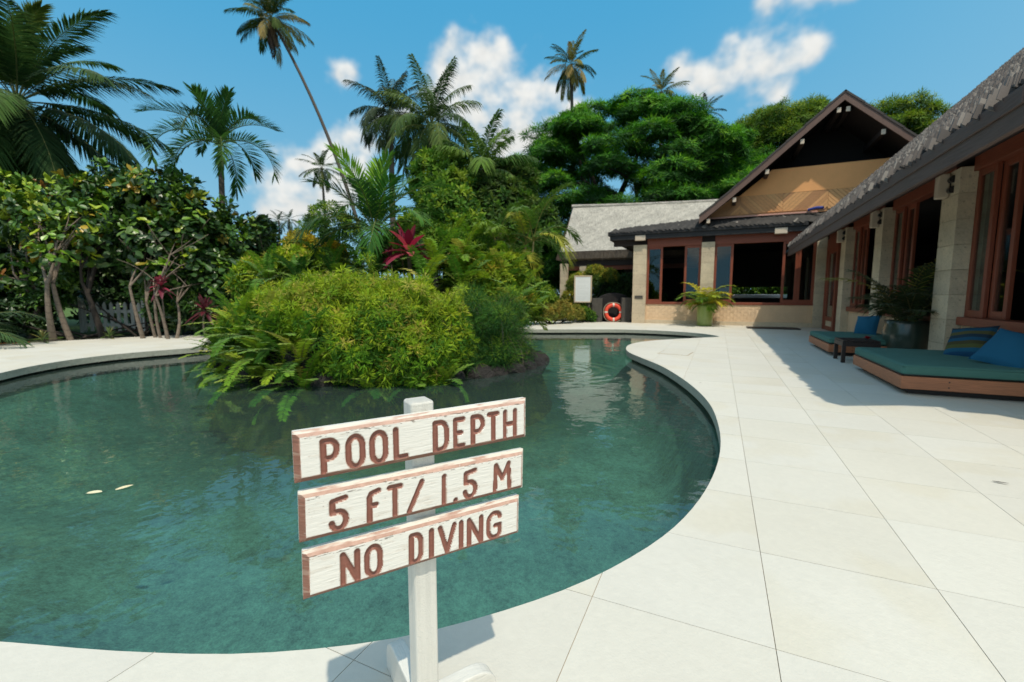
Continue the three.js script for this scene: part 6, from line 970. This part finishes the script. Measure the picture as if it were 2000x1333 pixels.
bush('garden_shrub', 'bright green garden shrubs seen through the wide window beyond the dark room', 'bush', [[4.5, 1.4, -34, 1.3], [2.2, 1.5, -35, 1.3], [0.2, 1.4, -34.5, 1.2], [6.6, 1.6, -35, 1.4], [-2, 1.5, -36, 1.4]], { count: 1500, geo: broadTuft, pal: midPal, topPal: midTop, seed: 54, size: [1.4, 2.2] });
// the rain tree: spreading limbs, flat pads of foliage in tiers
function tieredTree(label, base, top, R, { pads = 40, seed = 1, pal, topPal, tuft, per = 240, padR = [1.6, 2.8], flat = 0.34, low = 0.35, limbs = 9, name = 'rain_tree', sx = 1, rough = 0.45 }) {
  const t = thing(name, label, 'tree', base), r = rng(seed), c = V3(base[0], top - R * 0.85, base[2]), fork = V3(base[0] + 0.4, base[1] + (top - base[1]) * 0.3, base[2]), g = [limb(path(V3(...base), fork, V3(0.3, 0, 0), 6), taper(6, 0.6, 0.42), 10)], list = [], P = [];
  for (let k = 0; k < pads; k++) {
    const q = (k + 0.5) / pads, az = k * 2.39996 + jitter(r, 0.3), el = Math.asin(lerp(1, -low, Math.pow(q, 0.8))), rr = R * (0.78 + 0.3 * r()), p = V3(c.x + Math.cos(az) * Math.cos(el) * rr * sx, c.y + Math.sin(el) * R * 0.85, c.z + Math.sin(az) * Math.cos(el) * rr * 0.8), pr = lerp(padR[0], padR[1], r()); P.push(p);
    for (let j = 0; j < per; j++) {
      let d; do { d = V3(jitter(r, 1), jitter(r, 1), jitter(r, 1)); } while (d.lengthSq() > 1 || d.lengthSq() < 0.02); d.normalize(); if (d.y < -0.35) continue;
      const f = pr * (1 - 0.4 * r() * r()) * (1 + rough * fbm3(d.x * 1.9 + k, d.y * 1.9, d.z * 1.9, 4)), w = V3(p.x + d.x * f, p.y + d.y * f * flat + 0.05 * pr * Math.sin(d.x * 5), p.z + d.z * f);
      list.push({ p: w, q: quatTo(d.clone().lerp(UP, 0.65).add(V3(jitter(r, 0.4), jitter(r, 0.2), jitter(r, 0.4))), r), s: 0.75 + 0.55 * r(), c: vary(pick(d.y > 0.25 + jitter(r, 0.4) ? topPal : pal, r), r, 0.25) });  // tufts facing up get topPal, sunlight painted into their colour
    }
  }
  for (let k = 0; k < limbs; k++) { const e = P[Math.floor((k + 0.5) / limbs * P.length)], m = fork.clone().lerp(e, 0.55).add(V3(jitter(r, 1), -0.6 * r(), jitter(r, 1))); g.push(limb([fork, fork.clone().lerp(m, 0.5).add(V3(0, 0.4, 0)), m, m.clone().lerp(e, 0.6).add(V3(0, 0.3, 0)), e], [0.36, 0.28, 0.2, 0.12, 0.05], 7)); for (let j = 0; j < 2; j++) { const e2 = P[Math.floor(r() * P.length)]; if (e2.distanceTo(m) < R) g.push(limb(path(m, e2, V3(jitter(r, 0.4), 0.3, jitter(r, 0.4)), 5), taper(5, 0.14, 0.04), 5)); } }
  part(t, 'trunk', g, M.darkBark); instanced(t, 'crown', tuft, M.leaf, list, t.position); return t;
}
const rainTuft = sprig(22, 0.40, 0.19, 417, { segs: 1, droop: 0.15, lo: -12, hi: 40, fold: 0.1, off: 0.4 });
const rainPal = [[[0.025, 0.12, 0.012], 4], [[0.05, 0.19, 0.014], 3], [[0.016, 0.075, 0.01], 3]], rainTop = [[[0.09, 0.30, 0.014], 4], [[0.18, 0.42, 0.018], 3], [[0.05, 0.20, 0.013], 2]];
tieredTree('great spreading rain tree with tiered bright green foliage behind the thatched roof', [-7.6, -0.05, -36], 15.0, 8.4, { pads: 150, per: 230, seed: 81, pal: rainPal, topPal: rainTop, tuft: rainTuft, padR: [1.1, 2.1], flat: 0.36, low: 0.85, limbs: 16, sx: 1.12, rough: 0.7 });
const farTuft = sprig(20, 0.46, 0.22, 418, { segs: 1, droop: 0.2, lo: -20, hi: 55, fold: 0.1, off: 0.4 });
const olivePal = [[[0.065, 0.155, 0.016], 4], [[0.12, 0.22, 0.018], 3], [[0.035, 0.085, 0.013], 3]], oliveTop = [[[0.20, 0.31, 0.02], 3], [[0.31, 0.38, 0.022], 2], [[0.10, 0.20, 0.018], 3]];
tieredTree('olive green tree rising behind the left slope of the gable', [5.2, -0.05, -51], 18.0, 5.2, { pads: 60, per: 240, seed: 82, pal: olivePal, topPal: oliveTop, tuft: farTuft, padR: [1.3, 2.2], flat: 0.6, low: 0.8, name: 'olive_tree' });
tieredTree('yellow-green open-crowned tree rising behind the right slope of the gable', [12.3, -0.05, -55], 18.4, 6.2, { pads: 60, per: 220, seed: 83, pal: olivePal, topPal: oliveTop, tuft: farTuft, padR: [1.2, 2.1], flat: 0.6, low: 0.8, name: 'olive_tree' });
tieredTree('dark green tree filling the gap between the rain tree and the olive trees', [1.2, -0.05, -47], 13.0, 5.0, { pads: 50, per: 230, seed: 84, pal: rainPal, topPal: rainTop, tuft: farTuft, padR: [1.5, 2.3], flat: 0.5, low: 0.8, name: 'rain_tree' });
// a far belt of trees round the grounds, one mass
{
  const r = rng(95), list = [], geo = sprig(18, 1.0, 0.42, 419, { segs: 1, droop: 0.2, lo: -30, hi: 80, fold: 0.1, off: 0.5 });
  for (let k = 0; k < 9000; k++) {
    const az = (-110 + 250 * r()) * D2R, D = 62 + 26 * r(), h = 2.2 + 2.6 * Math.max(0, fbm3(az * 5, 1.3, 0.2, 4) + 0.25) + (az > -0.42 ? 3.0 : 0), y = h * Math.pow(r(), 0.7); list.push({ p: V3(Math.sin(az) * D, y, -Math.cos(az) * D), q: quatTo(V3(jitter(r, 0.6), 1, jitter(r, 0.6)), r), s: 0.8 + 0.9 * r(), c: vary(pick([[[0.035, 0.075, 0.025], 3], [[0.055, 0.1, 0.03], 2]], r), r, 0.3) });
  }
  const im = instanced(scene, 'treeline', geo, M.leaf, list, V3(0, 0, 0), 'stuff'); tag(im, 'low far belt of dark green trees along the horizon', 'trees');
}
renderer.render(scene, camera);
